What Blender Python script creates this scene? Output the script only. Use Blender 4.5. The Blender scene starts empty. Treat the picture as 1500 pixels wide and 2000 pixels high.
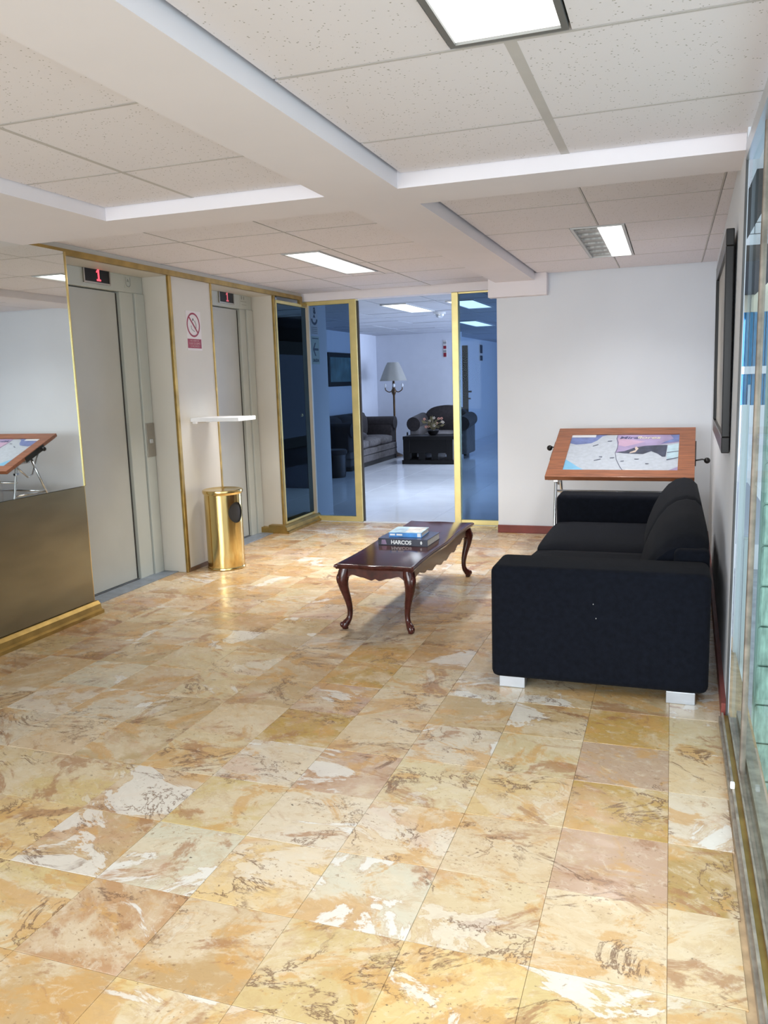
import bpy, bmesh, math, random
from mathutils import Vector, Matrix
random.seed(7)
S = bpy.context.scene
COL = S.collection

# ------------------------------------------------------------------ camera
YAW, PITCH, ROLL = math.radians(19.3803), math.radians(9.0998), math.radians(-1.7546)
CAMZ = 1.5
cam_d = bpy.data.cameras.new('camera')
cam = bpy.data.objects.new('camera', cam_d)
COL.objects.link(cam)
fw = Vector((-math.sin(YAW)*math.cos(PITCH), math.cos(YAW)*math.cos(PITCH), -math.sin(PITCH)))
r0 = Vector((math.cos(YAW), math.sin(YAW), 0))
u0 = r0.cross(fw)
rt = r0*math.cos(ROLL) + u0*math.sin(ROLL)
up = -r0*math.sin(ROLL) + u0*math.cos(ROLL)
mw = Matrix.Identity(4)
for i in range(3):
    mw[i][0], mw[i][1], mw[i][2] = rt[i], up[i], -fw[i]
mw[0][3], mw[1][3], mw[2][3] = 0, 0, CAMZ
cam.matrix_world = mw
cam_d.sensor_fit = 'VERTICAL'
cam_d.sensor_height = 24
cam_d.lens = 24*1601.64/2000
cam_d.clip_start = .05
S.camera = cam

# ------------------------------------------------------------------ world, daylight, exposure
S.view_settings.view_transform = 'Standard'
S.view_settings.look = 'None'
S.view_settings.gamma = 1
S.view_settings.use_curve_mapping = False
S.view_settings.exposure = 0.5
W = bpy.data.worlds.new('world')
S.world = W
W.use_nodes = True
bg = W.node_tree.nodes['Background']
bg.inputs[0].default_value = (.80, .90, 1, 1)
bg.inputs[1].default_value = 1.3

def area(name, loc, rot, sx, sy, power, color, spread=180):
    l = bpy.data.lights.new(name, 'AREA')
    l.shape = 'RECTANGLE'
    l.size, l.size_y, l.energy, l.color = sx, sy, power, color
    l.spread = math.radians(spread)
    o = bpy.data.objects.new(name, l)
    o.location, o.rotation_euler = loc, rot
    COL.objects.link(o)
    return o
# bright sky over the forecourt: comes in low through the wide entrance behind the camera
area('forecourt_sky', (-3.2, -7.5, 3.2), (math.radians(90), 0, 0), 7.6, 5.2, 1130, (.90, .955, 1))
# daylight through the glazed front on the street side
area('street_daylight', (.75, 1.2, 1.1), (math.radians(90), 0, math.radians(90)), 3.6, 1.6, 7, (.86, .94, 1))
# cool daylight from a window at the side of the hall, round the corner from here
area('hall_daylight', (.9, 16.5, 1.2), (math.radians(90), 0, math.radians(90)), 10.0, 1.9, 300, (.52, .66, 1))

# ------------------------------------------------------------------ materials
MATS = {}
def lin(c):
    return tuple(((v/12.92) if v <= .04045 else ((v+.055)/1.055)**2.4) for v in c)
def mat(name, color, rough=.5, metal=0, var=0, scale=6, bump=0, bscale=80, spec=.5, emit=None, estr=0, coat=0, sheen=0, stretch=None):
    m = bpy.data.materials.new(name)
    m.use_nodes = True
    nt = m.node_tree
    N, L = nt.nodes, nt.links
    b = N['Principled BSDF']
    b.inputs['Base Color'].default_value = (*color, 1)
    b.inputs['Roughness'].default_value = rough
    b.inputs['Metallic'].default_value = metal
    b.inputs['Specular IOR Level'].default_value = spec
    b.inputs['Coat Weight'].default_value = coat
    b.inputs['Coat Roughness'].default_value = .08
    b.inputs['Sheen Weight'].default_value = sheen
    tc = N.new('ShaderNodeTexCoord')
    mp = N.new('ShaderNodeMapping')
    L.new(tc.outputs['Object'], mp.inputs[0])
    if stretch:
        mp.inputs['Scale'].default_value = stretch
    n = N.new('ShaderNodeTexNoise')
    n.inputs['Scale'].default_value = scale
    n.inputs['Detail'].default_value = 6
    L.new(mp.outputs[0], n.inputs['Vector'])
    r = N.new('ShaderNodeValToRGB')
    v = var
    r.color_ramp.elements[0].position = .3
    r.color_ramp.elements[1].position = .7
    r.color_ramp.elements[0].color = (*[max(0, c*(1-v)) for c in color], 1)
    r.color_ramp.elements[1].color = (*[min(1, c*(1+v)) for c in color], 1)
    L.new(n.outputs[0], r.inputs[0])
    L.new(r.outputs[0], b.inputs['Base Color'])
    if bump:
        n2 = N.new('ShaderNodeTexNoise')
        n2.inputs['Scale'].default_value = bscale
        n2.inputs['Detail'].default_value = 4
        L.new(mp.outputs[0], n2.inputs['Vector'])
        bp = N.new('ShaderNodeBump')
        bp.inputs['Strength'].default_value = bump
        bp.inputs['Distance'].default_value = .005
        L.new(n2.outputs[0], bp.inputs['Height'])
        L.new(bp.outputs[0], b.inputs['Normal'])
    if emit:
        b.inputs['Emission Color'].default_value = (*emit, 1)
        b.inputs['Emission Strength'].default_value = estr
    MATS[name] = m
    return m

def glass(name, tint, gloss=.12, rough=.0):
    m = bpy.data.materials.new(name)
    m.use_nodes = True
    nt = m.node_tree
    N, L = nt.nodes, nt.links
    N.remove(N['Principled BSDF'])
    out = N['Material Output']
    t = N.new('ShaderNodeBsdfTransparent')
    t.inputs[0].default_value = (*tint, 1)
    g = N.new('ShaderNodeBsdfGlossy')
    g.inputs['Roughness'].default_value = rough
    g.inputs[0].default_value = (.9, .95, 1, 1)
    f = N.new('ShaderNodeFresnel')
    f.inputs[0].default_value = 1.5
    mx = N.new('ShaderNodeMixShader')
    ge = N.new('ShaderNodeNewGeometry')
    fr = N.new('ShaderNodeMath'); fr.operation = 'SUBTRACT'; fr.inputs[0].default_value = 1
    L.new(ge.outputs['Backfacing'], fr.inputs[1])
    m1 = N.new('ShaderNodeMath'); m1.operation = 'MULTIPLY'
    L.new(f.outputs[0], m1.inputs[0]); L.new(fr.outputs[0], m1.inputs[1])
    m2 = N.new('ShaderNodeMath'); m2.operation = 'MULTIPLY'; m2.inputs[1].default_value = gloss
    L.new(m1.outputs[0], m2.inputs[0])
    L.new(m2.outputs[0], mx.inputs[0])
    L.new(t.outputs[0], mx.inputs[1])
    L.new(g.outputs[0], mx.inputs[2])
    L.new(mx.outputs[0], out.inputs[0])
    MATS[name] = m
    return m

plaster = mat('plaster', (.85, .81, .84), .8, var=.02, scale=2, bump=.05, bscale=40)
wallpaint = mat('wall_paint', (.74, .77, .82), .7, var=.02, scale=2, bump=.04, bscale=60)
cream = mat('cream_paint', (.64, .605, .535), .55, var=.03, scale=2)
doorpaint = mat('lift_door_paint', (.50, .505, .465), .42, var=.04, scale=3)
jambpaint = mat('lift_frame_paint', (.52, .54, .495), .45, var=.04, scale=3)
sillmetal = mat('sill_metal', (.30, .34, .40), .45, .5, var=.2, scale=14)
gold = mat('gold_anodised', (.72, .60, .26), .38, .55, var=.08, scale=8)
brass = mat('brass_trim', (.38, .25, .075), .42, .8, var=.25, scale=10)
polbrass = mat('polished_brass', (.72, .55, .24), .16, 1, var=.15, scale=5, bump=.03, bscale=6, stretch=(1, 1, .3))
bronze = mat('brushed_bronze', (.27, .25, .175), .27, .9, var=.14, scale=3, stretch=(1, .6, 3), bump=.02, bscale=10)
mirror = mat('mirror_glass', (.84, .88, .87), .015, 1)
black = mat('black_gloss', (.009, .008, .008), .3, spec=.3)
blackm = mat('black_matte', (.015, .014, .014), .6)
gap = mat('dark_gap', (.05, .045, .04), .9)
chrome = mat('chrome', (.66, .68, .71), .14, 1)
satin = mat('satin_chrome', (.42, .44, .47), .35, .8)
alu = mat('aluminium', (.62, .64, .66), .35, .8, var=.05)
fabric = mat('black_fabric', (.0040, .0052, .0092), .95, var=.25, scale=40, bump=.25, bscale=500, spec=.12, sheen=.015)
mahog = mat('mahogany', (.055, .013, .010), .13, var=.45, scale=5, stretch=(6, 1, 6), spec=.4)
lecwood = mat('lectern_wood', (.26, .092, .040), .4, var=.35, scale=6, stretch=(1.0, 12, 12), coat=.2)
redwood = mat('red_skirting', (.21, .045, .035), .45, var=.2, scale=6)
whitep = mat('white_gloss', (.85, .86, .88), .35)
steel = mat('brushed_steel', (.42, .39, .34), .35, .9, var=.08, scale=6)
fixture = mat('fixture_frame', (.55, .55, .54), .4, .3)
fixdark = mat('fixture_inner', (.20, .20, .19), .5, .4)
lampglow = mat('lamp_diffuser', (.95, .95, .95), .5, emit=(1, 1, .98), estr=1.8)
lampblue = mat('hall_lamp_diffuser', (.95, .95, .95), .5, emit=(.85, .93, 1), estr=3)
reflector = mat('lamp_reflector', (.42, .42, .41), .5, .5, var=.35, scale=14, stretch=(3, 20, 1))
tbar = mat('ceiling_bar', (.56, .53, .51), .6, var=.05)
ledred = mat('led_red', (.5, .02, .03), .4, emit=(1, .06, .09), estr=1.6)
signwhite = mat('sign_white', (.74, .68, .66), .5)
signred = mat('sign_red', (.30, .012, .03), .5)
navy = mat('book_navy', (.012, .014, .035), .3, var=.3, scale=14)
bookblue = mat('book_blue', (.03, .24, .62), .3, var=.4, scale=12)
bookcov = mat('book_cover', (.45, .62, .85), .3, var=.5, scale=16)
pages = mat('book_pages', (.68, .65, .60), .8, var=.12, scale=60, stretch=(1, 1, 12))
letter = mat('white_lettering', (.85, .85, .85), .5)
hallwall = mat('hall_paint', (.71, .73, .79), .6, var=.02)
hallwood = mat('dark_panelling', (.014, .008, .007), .35, var=.4, scale=5, stretch=(8, 8, 1))
velvet = mat('dark_velvet', (.020, .014, .015), .85, var=.4, scale=20, sheen=.1)
taupe = mat('taupe_fabric', (.115, .105, .105), .9, var=.25, scale=14)
shade = mat('lamp_shade_cloth', (.42, .41, .37), .8, var=.05, emit=(1, .95, .8), estr=0)
antique = mat('antique_bronze', (.10, .06, .03), .35, .7, var=.3)
blind = mat('silver_lever', (.3, .3, .3), .3, .9)
concrete = mat('grey_block', (.40, .42, .44), .9, var=.2, scale=5)
creamblock = mat('cream_render', (.72, .68, .54), .8, var=.05)
blueshut = mat('blue_shutter', (.05, .24, .44), .5, var=.3, scale=10, stretch=(20, 1, 1))
paleblue = mat('pale_blue_paint', (.62, .75, .84), .6, var=.15)
rust = mat('weathered_bar', (.21, .175, .14), .6, .3, var=.35, scale=20)
frameb = mat('window_bar_dark', (.06, .06, .06), .5, .4, var=.3)
greenglass = mat('green_glass_block', (.27, .40, .33), .12, var=.4, scale=7, bump=.3, bscale=14, stretch=(7, 1, 1.5))
gblock2 = mat('green_mortar', (.30, .42, .36), .7)
leafm = mat('dried_leaf', (.16, .13, .06), .7, var=.4)
petal = mat('petal_peach', (.45, .20, .15), .6, var=.3)
petal2 = mat('petal_cream', (.42, .36, .30), .6, var=.3)
signgreen = mat('sign_pale_green', (.52, .60, .50), .5)
signdark = mat('sign_dark', (.01, .02, .05), .5)
tintglass = glass('blue_tinted_glass', (.40, .485, .57), .10)
darkglass = glass('dark_tinted_glass', (.36, .44, .49), .12)
clearglass = glass('clear_glass', (.93, .97, .965), .22)

# acoustic ceiling tile
def acoustic():
    m = mat('acoustic_tile', (.82, .79, .83), .9)
    nt = m.node_tree; N, L = nt.nodes, nt.links
    b = N['Principled BSDF']
    geo = N.new('ShaderNodeNewGeometry')
    vo = N.new('ShaderNodeTexVoronoi'); vo.inputs['Scale'].default_value = 75
    L.new(geo.outputs['Position'], vo.inputs['Vector'])
    no = N.new('ShaderNodeTexNoise'); no.inputs['Scale'].default_value = 48; no.inputs['Detail'].default_value = 2
    L.new(geo.outputs['Position'], no.inputs['Vector'])
    a = N.new('ShaderNodeMath'); a.operation = 'LESS_THAN'; a.inputs[1].default_value = .21
    L.new(vo.outputs['Distance'], a.inputs[0])
    c = N.new('ShaderNodeMath'); c.operation = 'GREATER_THAN'; c.inputs[1].default_value = .53
    L.new(no.outputs[0], c.inputs[0])
    mu = N.new('ShaderNodeMath'); mu.operation = 'MULTIPLY'
    L.new(a.outputs[0], mu.inputs[0]); L.new(c.outputs[0], mu.inputs[1])
    mx = N.new('ShaderNodeMixRGB')
    mx.inputs[1].default_value = (.84, .80, .825, 1); mx.inputs[2].default_value = (.42, .39, .36, 1)
    L.new(mu.outputs[0], mx.inputs[0])
    L.new(mx.outputs[0], b.inputs['Base Color'])
    return m
acou = acoustic()

# travertine: every tile carries its own tone / seed / vein numbers
def travertine():
    m = bpy.data.materials.new('travertine'); m.use_nodes = True
    nt = m.node_tree; N, L = nt.nodes, nt.links
    b = N['Principled BSDF']
    def attr(n):
        a = N.new('ShaderNodeAttribute'); a.attribute_type = 'OBJECT'; a.attribute_name = n; return a
    tone, seed, pale = attr('tone'), attr('seed'), attr('pale')
    tc = N.new('ShaderNodeNewGeometry')
    add = N.new('ShaderNodeVectorMath'); add.operation = 'ADD'
    sc = N.new('ShaderNodeVectorMath'); sc.operation = 'SCALE'
    sc.inputs[0].default_value = (3.7, 5.3, 1.9)
    L.new(seed.outputs['Fac'], sc.inputs['Scale'])
    L.new(tc.outputs['Position'], add.inputs[0]); L.new(sc.outputs[0], add.inputs[1])
    rot = N.new('ShaderNodeVectorRotate'); rot.rotation_type = 'Z_AXIS'
    an = N.new('ShaderNodeMath'); an.operation = 'MULTIPLY'; an.inputs[1].default_value = .5
    sn = N.new('ShaderNodeMath'); sn.operation = 'SINE'
    L.new(seed.outputs['Fac'], sn.inputs[0]); L.new(sn.outputs[0], an.inputs[0])
    L.new(add.outputs[0], rot.inputs['Vector']); L.new(an.outputs[0], rot.inputs['Angle'])
    st = N.new('ShaderNodeMapping'); st.inputs['Scale'].default_value = (.85, 1.2, 1)
    L.new(rot.outputs[0], st.inputs[0])
    P = st.outputs[0]
    def noise(scale, detail=6, dist=0, rough=.55, vec=P):
        n = N.new('ShaderNodeTexNoise'); n.inputs['Scale'].default_value = scale
        n.inputs['Detail'].default_value = detail; n.inputs['Distortion'].default_value = dist
        n.inputs['Roughness'].default_value = rough
        L.new(vec, n.inputs['Vector']); return n.outputs[0]
    def ramp(f, p0, p1, c0=0, c1=1):
        r = N.new('ShaderNodeMapRange'); r.inputs[1].default_value = p0; r.inputs[2].default_value = p1
        r.inputs[3].default_value = c0; r.inputs[4].default_value = c1; r.interpolation_type = 'SMOOTHSTEP'
        L.new(f, r.inputs[0]); return r.outputs[0]
    def mix(f, a, c, mode='MIX'):
        x = N.new('ShaderNodeMixRGB'); x.blend_type = mode
        for s, v in ((0, f), (1, a), (2, c)):
            if isinstance(v, (tuple, float, int)):
                x.inputs[s].default_value = v if not isinstance(v, tuple) else (*v, 1)
            else:
                L.new(v, x.inputs[s])
        return x.outputs[0]
    def mul(a, c):
        x = N.new('ShaderNodeMath'); x.operation = 'MULTIPLY'
        for s, v in ((0, a), (1, c)):
            if isinstance(v, (float, int)): x.inputs[s].default_value = v
            else: L.new(v, x.inputs[s])
        return x.outputs[0]
    c = tone.outputs['Color']
    c = mix(mul(ramp(noise(2.6, 10, .7, .66), .46, .60), .75), c, (.62, .515, .365))       # cream clouds
    c = mix(mul(ramp(noise(3.4, 10, .8, .68), .52, .585), .68), c, (.53, .295, .095))        # ochre patches
    c = mix(mul(ramp(noise(2.9, 11, 1.1, .70), .555, .62), .75), c, (.33, .165, .08))      # brown patches
    c = mix(mul(ramp(noise(2.2, 8, .6, .64), .58, .66), .40), c, (.50, .285, .19))         # rosy patches
    c = mix(mul(ramp(noise(14, 9, .8, .78), .48, .62), .40), c, (.45, .29, .14))          # brown grain
    c = mix(mul(ramp(noise(22, 7, .5, .78), .52, .64), .40), c, (.68, .60, .47))          # pale grain
    w = noise(2.3, 9, .9, .66)
    c = mix(mul(ramp(w, .565, .590), pale.outputs['Fac']), c, (.68, .645, .585))            # chalky white patches
    c = mix(mul(mul(ramp(w, .555, .568), ramp(w, .568, .585, 1, 0)), .35), c, (.42, .26, .15))   # their brown rims
    vn = noise(2.7, 9, 1.0, .68)
    ab = N.new('ShaderNodeMath'); ab.operation = 'SUBTRACT'; ab.inputs[1].default_value = .5
    L.new(vn, ab.inputs[0])
    a2 = N.new('ShaderNodeMath'); a2.operation = 'ABSOLUTE'; L.new(ab.outputs[0], a2.inputs[0])
    vein = mul(ramp(a2.outputs[0], .0, .016, 1, 0), ramp(noise(2.4, 4), .50, .57))
    c = mix(mul(vein, .9), c, (.16, .085, .05))                                          # dark crooked veins
    pit = mul(ramp(noise(70, 3, 0, .6), .61, .67), ramp(noise(5, 3), .45, .58))
    c = mix(mul(pit, .7), c, (.24, .14, .075))                                            # little pits
    hole = mul(ramp(noise(26, 2), .74, .77), ramp(noise(3, 3), .48, .58))
    c = mix(mul(hole, .85), c, (.10, .07, .05))
    L.new(c, b.inputs['Base Color'])
    L.new(ramp(noise(7, 3), .3, .75, .20, .40), b.inputs['Roughness'])
    b.inputs['Specular IOR Level'].default_value = .42
    bp = N.new('ShaderNodeBump'); bp.inputs['Strength'].default_value = .05; bp.inputs['Distance'].default_value = .01
    L.new(noise(6, 3), bp.inputs['Height']); L.new(bp.outputs[0], b.inputs['Normal'])
    return m
trav = travertine()
grout = mat('grout', (.48, .35, .21), .9, var=.2, scale=20)
halltile = mat('porcelain_tile', (.64, .66, .70), .10, var=.05, scale=2.5)
hallgrout = mat('pale_grout', (.45, .47, .52), .8)

# ------------------------------------------------------------------ building helpers
def link(o): COL.objects.link(o); return o
ROOT = {}
def thing(name, loc, label, cat, group=None):
    o = link(bpy.data.objects.new(name, None))
    o.location = loc
    o.empty_display_size = .1
    o['label'], o['category'] = label, cat
    if group: o['group'] = group
    ROOT[o.name] = Vector(loc)
    return o
def part(name, bm, m, parent=None, smooth=False, label=None, kind=None, bevel=0, seg=2, origin=None):
    """bm holds world coordinates; the object's origin sits at its parent's (or at origin)."""
    if bevel:
        bmesh.ops.bevel(bm, geom=list(bm.edges), offset=bevel, segments=seg, affect='EDGES', profile=.5, clamp_overlap=True)
    bmesh.ops.recalc_face_normals(bm, faces=bm.faces)
    base = ROOT[parent.name] if parent else Vector((0, 0, 0))
    org = Vector(origin) if origin else base
    bmesh.ops.translate(bm, vec=-org, verts=bm.verts)
    me = bpy.data.meshes.new(name)
    bm.to_mesh(me); bm.free()
    for x in (m if isinstance(m, (list, tuple)) else [m]): me.materials.append(x)
    if smooth:
        for p in me.polygons: p.use_smooth = True
        if smooth != True:
            me.set_sharp_from_angle(angle=math.radians(smooth))
    o = link(bpy.data.objects.new(name, me))
    if parent: o.parent = parent
    o.location = org - base
    ROOT[o.name] = org
    if label: o['label'] = label
    if kind: o['kind'] = kind
    return o
def struct(name, bm, m, parent=None, **k):
    o = part(name, bm, m, parent, **k)
    if parent is None: o['kind'] = 'structure'
    return o
def solo(name, bm, m, label, cat, group=None, **k):
    vs = [v.co for v in bm.verts]
    lo = Vector((min(v[i] for v in vs) for i in range(3))); hi = Vector((max(v[i] for v in vs) for i in range(3)))
    o = part(name, bm, m, None, origin=((lo.x+hi.x)/2, (lo.y+hi.y)/2, lo.z), **k)
    o['label'], o['category'] = label, cat
    if group: o['group'] = group
    return o
def box(x0, x1, y0, y1, z0, z1, bm=None, mi=0):
    bm = bm or bmesh.new()
    v = [bm.verts.new((x, y, z)) for z in (z0, z1) for y in (y0, y1) for x in (x0, x1)]
    for f in ((0, 2, 3, 1), (4, 5, 7, 6), (0, 1, 5, 4), (2, 6, 7, 3), (0, 4, 6, 2), (1, 3, 7, 5)):
        bm.faces.new([v[i] for i in f]).material_index = mi
    return bm
def tube(path, rad, bm=None, n=10, cap=True, flat=None):
    bm = bm or bmesh.new()
    pts = [Vector(p) for p in path]
    rs = rad if isinstance(rad, (list, tuple)) else [rad]*len(pts)
    rings = []
    ref = None
    for i, p in enumerate(pts):
        t = (pts[min(i+1, len(pts)-1)] - pts[max(i-1, 0)]).normalized()
        if ref is None:
            ref = Vector((0, 0, 1)) if abs(t.z) < .9 else Vector((1, 0, 0))
        a = t.cross(ref).normalized(); c = a.cross(t).normalized(); ref = c
        rings.append([bm.verts.new(p + (a*math.cos(2*math.pi*k/n) + c*math.sin(2*math.pi*k/n))*rs[i]) for k in range(n)])
    for i in range(len(rings)-1):
        for k in range(n):
            bm.faces.new((rings[i][k], rings[i][(k+1) % n], rings[i+1][(k+1) % n], rings[i+1][k]))
    if cap:
        bm.faces.new(rings[0][::-1]); bm.faces.new(rings[-1])
    return bm
def curve_pts(pts, per=6):
    """Catmull-Rom through pts"""
    P = [Vector(p) for p in pts]; P = [P[0]*2-P[1]] + P + [P[-1]*2-P[-2]]
    out = []
    for i in range(1, len(P)-2):
        for k in range(per):
            t = k/per
            a, b, c, d = P[i-1], P[i], P[i+1], P[i+2]
            out.append(.5*((2*b) + (c-a)*t + (2*a-5*b+4*c-d)*t*t + (3*b-a-3*c+d)*t**3))
    out.append(P[-2]); return out
def lathe(cx, cy, prof, bm=None, n=32):
    bm = bm or bmesh.new()
    rings = []
    for r, z in prof:
        rings.append([bm.verts.new((cx+r*math.cos(2*math.pi*k/n), cy+r*math.sin(2*math.pi*k/n), z)) for k in range(n)])
    for i in range(len(rings)-1):
        for k in range(n):
            bm.faces.new((rings[i][k], rings[i][(k+1) % n], rings[i+1][(k+1) % n], rings[i+1][k]))
    bm.faces.new(rings[0][::-1]); bm.faces.new(rings[-1])
    return bm
def prism(poly, axis, a, b, bm=None, mi=0):
    """extrude a 2-D polygon along an axis: axis 'y' -> poly is (x,z); 'x' -> (y,z); 'z' -> (x,y)"""
    bm = bm or bmesh.new()
    def P(u, v, w):
        return {'y': (u, w, v), 'x': (w, u, v), 'z': (u, v, w)}[axis]
    A = [bm.verts.new(P(u, v, a)) for u, v in poly]; B = [bm.verts.new(P(u, v, b)) for u, v in poly]
    n = len(poly)
    bm.faces.new(A).material_index = mi; bm.faces.new(B[::-1]).material_index = mi
    for i in range(n):
        bm.faces.new((A[i], B[i], B[(i+1) % n], A[(i+1) % n])).material_index = mi
    return bm
def ellipsoid(c, r, bm=None, u=16, v=10):
    bm = bm or bmesh.new()
    bmesh.ops.create_uvsphere(bm, u_segments=u, v_segments=v, radius=1,
                              matrix=Matrix.Translation(c) @ Matrix.Diagonal((*r, 1)))
    return bm
def cushion(x0, x1, y0, y1, z0, z1, r=.05, puff=.02):
    """soft box: bevelled, subdivided and slightly puffed"""
    bm = box(x0, x1, y0, y1, z0, z1)
    bmesh.ops.subdivide_edges(bm, edges=list(bm.edges), cuts=5, use_grid_fill=True)
    c = Vector(((x0+x1)/2, (y0+y1)/2, (z0+z1)/2)); h = Vector(((x1-x0)/2, (y1-y0)/2, (z1-z0)/2))
    rr = min(r, h.x, h.y, h.z)
    for v in bm.verts:
        d = v.co - c
        u = [max(-1, min(1, d[i]/h[i])) for i in range(3)]
        core = Vector([max(-(h[i]-rr), min(h[i]-rr, d[i])) for i in range(3)])
        e = d - core
        if e.length > 1e-6: e = e.normalized()*rr
        q = core + e
        k = [1-u[i]**2 for i in range(3)]
        q.x += puff*u[0]*k[1]*k[2]; q.y += puff*u[1]*k[0]*k[2]; q.z += puff*u[2]*k[0]*k[1]
        v.co = c + q
    return bm
def softbox(x0, x1, y0, y1, z0, z1, r=.04, seg=4):
    bm = box(x0, x1, y0, y1, z0, z1)
    bmesh.ops.bevel(bm, geom=list(bm.edges), offset=r, segments=seg, affect='EDGES', profile=.5)
    return bm
def words(name, body, size, origin, xdir, ydir, m, parent, extrude=.0008, align='CENTER', shear=0, bold=0, sx=1):
    cu = bpy.data.curves.new(name, 'FONT')
    cu.body, cu.size, cu.extrude, cu.align_x, cu.align_y = body, size, extrude, align, 'CENTER'
    cu.shear, cu.offset = shear, bold
    cu.materials.append(m)
    o = link(bpy.data.objects.new(name, cu))
    o.parent = parent
    X = Vector(xdir).normalized(); Y = Vector(ydir).normalized(); Z = X.cross(Y)
    R = Matrix((X, Y, Z)).transposed().to_4x4()
    R.translation = Vector(origin) - ROOT[parent.name]
    o.matrix_local = R @ Matrix.Diagonal((sx, 1, 1, 1))
    return o

# ------------------------------------------------------------------ setting: main constants
XL, XD = -3.70, -3.97          # elevator wall face, lift door face
YB, YG = 7.83, 8.20            # back wall face, glass partition
ZC, ZS = 2.425, 2.36           # tiles, soffit
def XR(y): return .255 + .0205*(y-3.6)     # face of the slightly skewed street-side wall

# floor -----------------------------------------------------------
PX, PY = .336, .345
bm = box(-4.05, .34, -1.9, 1.215, -.10, 0)
floor = struct('floor', box(-4.05, .36, 1.215, 8.14, -.10, -.005), grout)
front_floor = part('front_slab', bm, trav, floor)
front_floor['tone'] = (.70, .52, .28); front_floor['seed'] = 3.3; front_floor['pale'] = .4
MEAN = (.55, .40, .225)
TONE = {'c': (.72, .57, .36), 'y': (.74, .55, .26), 'g': (.56, .34, .085), 'o': (.60, .38, .18), 'p': (.58, .39, .28),
        'r': (.36, .17, .07), 'w': (.74, .66, .53), 't': (.58, .41, .22), 'b': (.47, .31, .17), 'q': (.50, .28, .14),
        'B': (.42, .25, .07)}
ROWS = {-2: 'yyyyooyyyyyy', -1: 'yyyoqyyccyyy', 0: 'ccwywtycycyc', 1: 'pccwycyyctcy', 2: 'gycpwctcwtcr', 3: 'pcwcgctwctto',
        4: 'gttcptcowtrt', 5: 'ttwcgtcctrtb', 6: 'tccogbtcctrt', 7: 'tcotbbtotctc'}
EDGE = {-2: 'c', -1: 'c', 0: 'c', 1: 'B', 2: 'w', 3: 'c', 4: 'c', 5: 'w'}
TM = {}
def tile_mesh(w, d, name, m, h=.012, bev=.0009):
    key = (round(w, 4), round(d, 4), name)
    if key not in TM:
        b = box(-w/2, w/2, -d/2, d/2, -h, 0)
        top = [e for e in b.edges if all(v.co.z > -1e-5 for v in e.verts)]
        bmesh.ops.bevel(b, geom=top, offset=bev, segments=1, affect='EDGES')
        me = bpy.data.meshes.new(name); b.to_mesh(me); b.free()
        me.materials.append(m); TM[key] = me
    return TM[key]
k = -2
SEED = {}
while 1.904+k*PY < 8.12:
    ya, yb = 1.904+k*PY, min(1.904+(k+1)*PY, 8.13)
    for i in range(-1, 12):
        if i == -1: xa, xb = .024, XR(ya)-.012
        else: xa, xb = .024-(i+1)*PX, .024-i*PX
        if i == 11: xa = -3.80
        o = link(bpy.data.objects.new('tile', tile_mesh(xb-xa-.0010, yb-ya-.0010, 'tile', trav)))
        o.parent = floor
        o.location = ((xa+xb)/2, (ya+yb)/2, random.uniform(-.0004, .0004))
        ch = EDGE.get(k, random.choice('ctw')) if i == -1 else (ROWS[k][i] if k in ROWS else random.choice('tctcobcwtptc'))
        t = TONE[ch]; j = random.uniform(.93, 1.07)
        o['tone'] = tuple(min(.9, (.85*v+.15*w)*.82*j*random.uniform(.97, 1.03)) for v, w in zip(t, MEAN))
        nb = [SEED.get((k, i-1)), SEED.get((k-1, i))]
        nb = [q for q in nb if q is not None]
        SEED[(k, i)] = o['seed'] = random.choice(nb) if nb and random.random() < .45 else random.uniform(0, 40)
        o['pale'] = random.choice((0, .2, .4, .75)) if ch not in 'wq' else .9
        if ch in 'gB': o['pale'] = 0.0
    k += 1

# walls -----------------------------------------------------------
# lift wall: pillars, lintel zone and the wall behind the mirror
LW = struct('wall_left', box(-4.20, XL, -1.9, 4.455, 0, 2.42), cream)
part('pillar', box(-4.20, XL, 5.65, 6.27, 0, 2.42), cream, LW)
part('pillar', box(-4.20, XL, 7.44, 7.475, 0, 2.42), cream, LW)
part('lintel', box(-4.20, XL-.005, 4.455, 5.65, 2.352, 2.42), cream, LW)
part('lintel', box(-4.20, XL-.005, 6.27, 7.44, 2.352, 2.42), cream, LW)
part('shaft_back', box(-4.25, -4.08, 4.4, 7.5, 0, 2.42), gap, LW)
part('hall_side', box(-7.4, -4.2, 7.40, 7.475, 0, 2.43), hallwood, LW)

bk = box(-1.57, .46, YB, 8.26, 0, ZC+.02)
BW = struct('wall_back', bk, wallpaint)
bm = bmesh.new()
pts = [(XR(3.65), 3.65), (XR(7.84), 7.84), (XR(7.84)+.02, 7.84), (XR(3.65)+.010, 3.65)]
RW = struct('wall_right', prism(pts, 'z', 0, ZC+.02, bm), wallpaint)
# wall round the glazed entrance behind the camera
bm = box(-4.2, -3.65, -1.95, -1.85, 0, 2.42); box(-3.65, .35, -1.95, -1.85, 2.33, 2.42, bm)
struct('wall_front', bm, wallpaint)
# boxed-in duct at the end of the beam
struct('trim_1', box(-1.63, -1.09, 7.72, YB, 2.228, ZC), plaster, bevel=.004)
# skirting
struct('baseboard_back', box(-1.572, .33, 7.806, YB, 0, .075), redwood, bevel=.004)
pts = [(XR(3.66)-.02, 3.66), (XR(7.8)-.02, 7.8), (XR(7.8), 7.8), (XR(3.66), 3.66)]
struct('baseboard_right', prism(pts, 'z', 0, .075), redwood)
struct('baseboard_left', box(XL, XL+.016, 5.655, 6.27, 0, .03), mat('brown_skirting', (.16, .09, .05), .5, var=.3))
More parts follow.
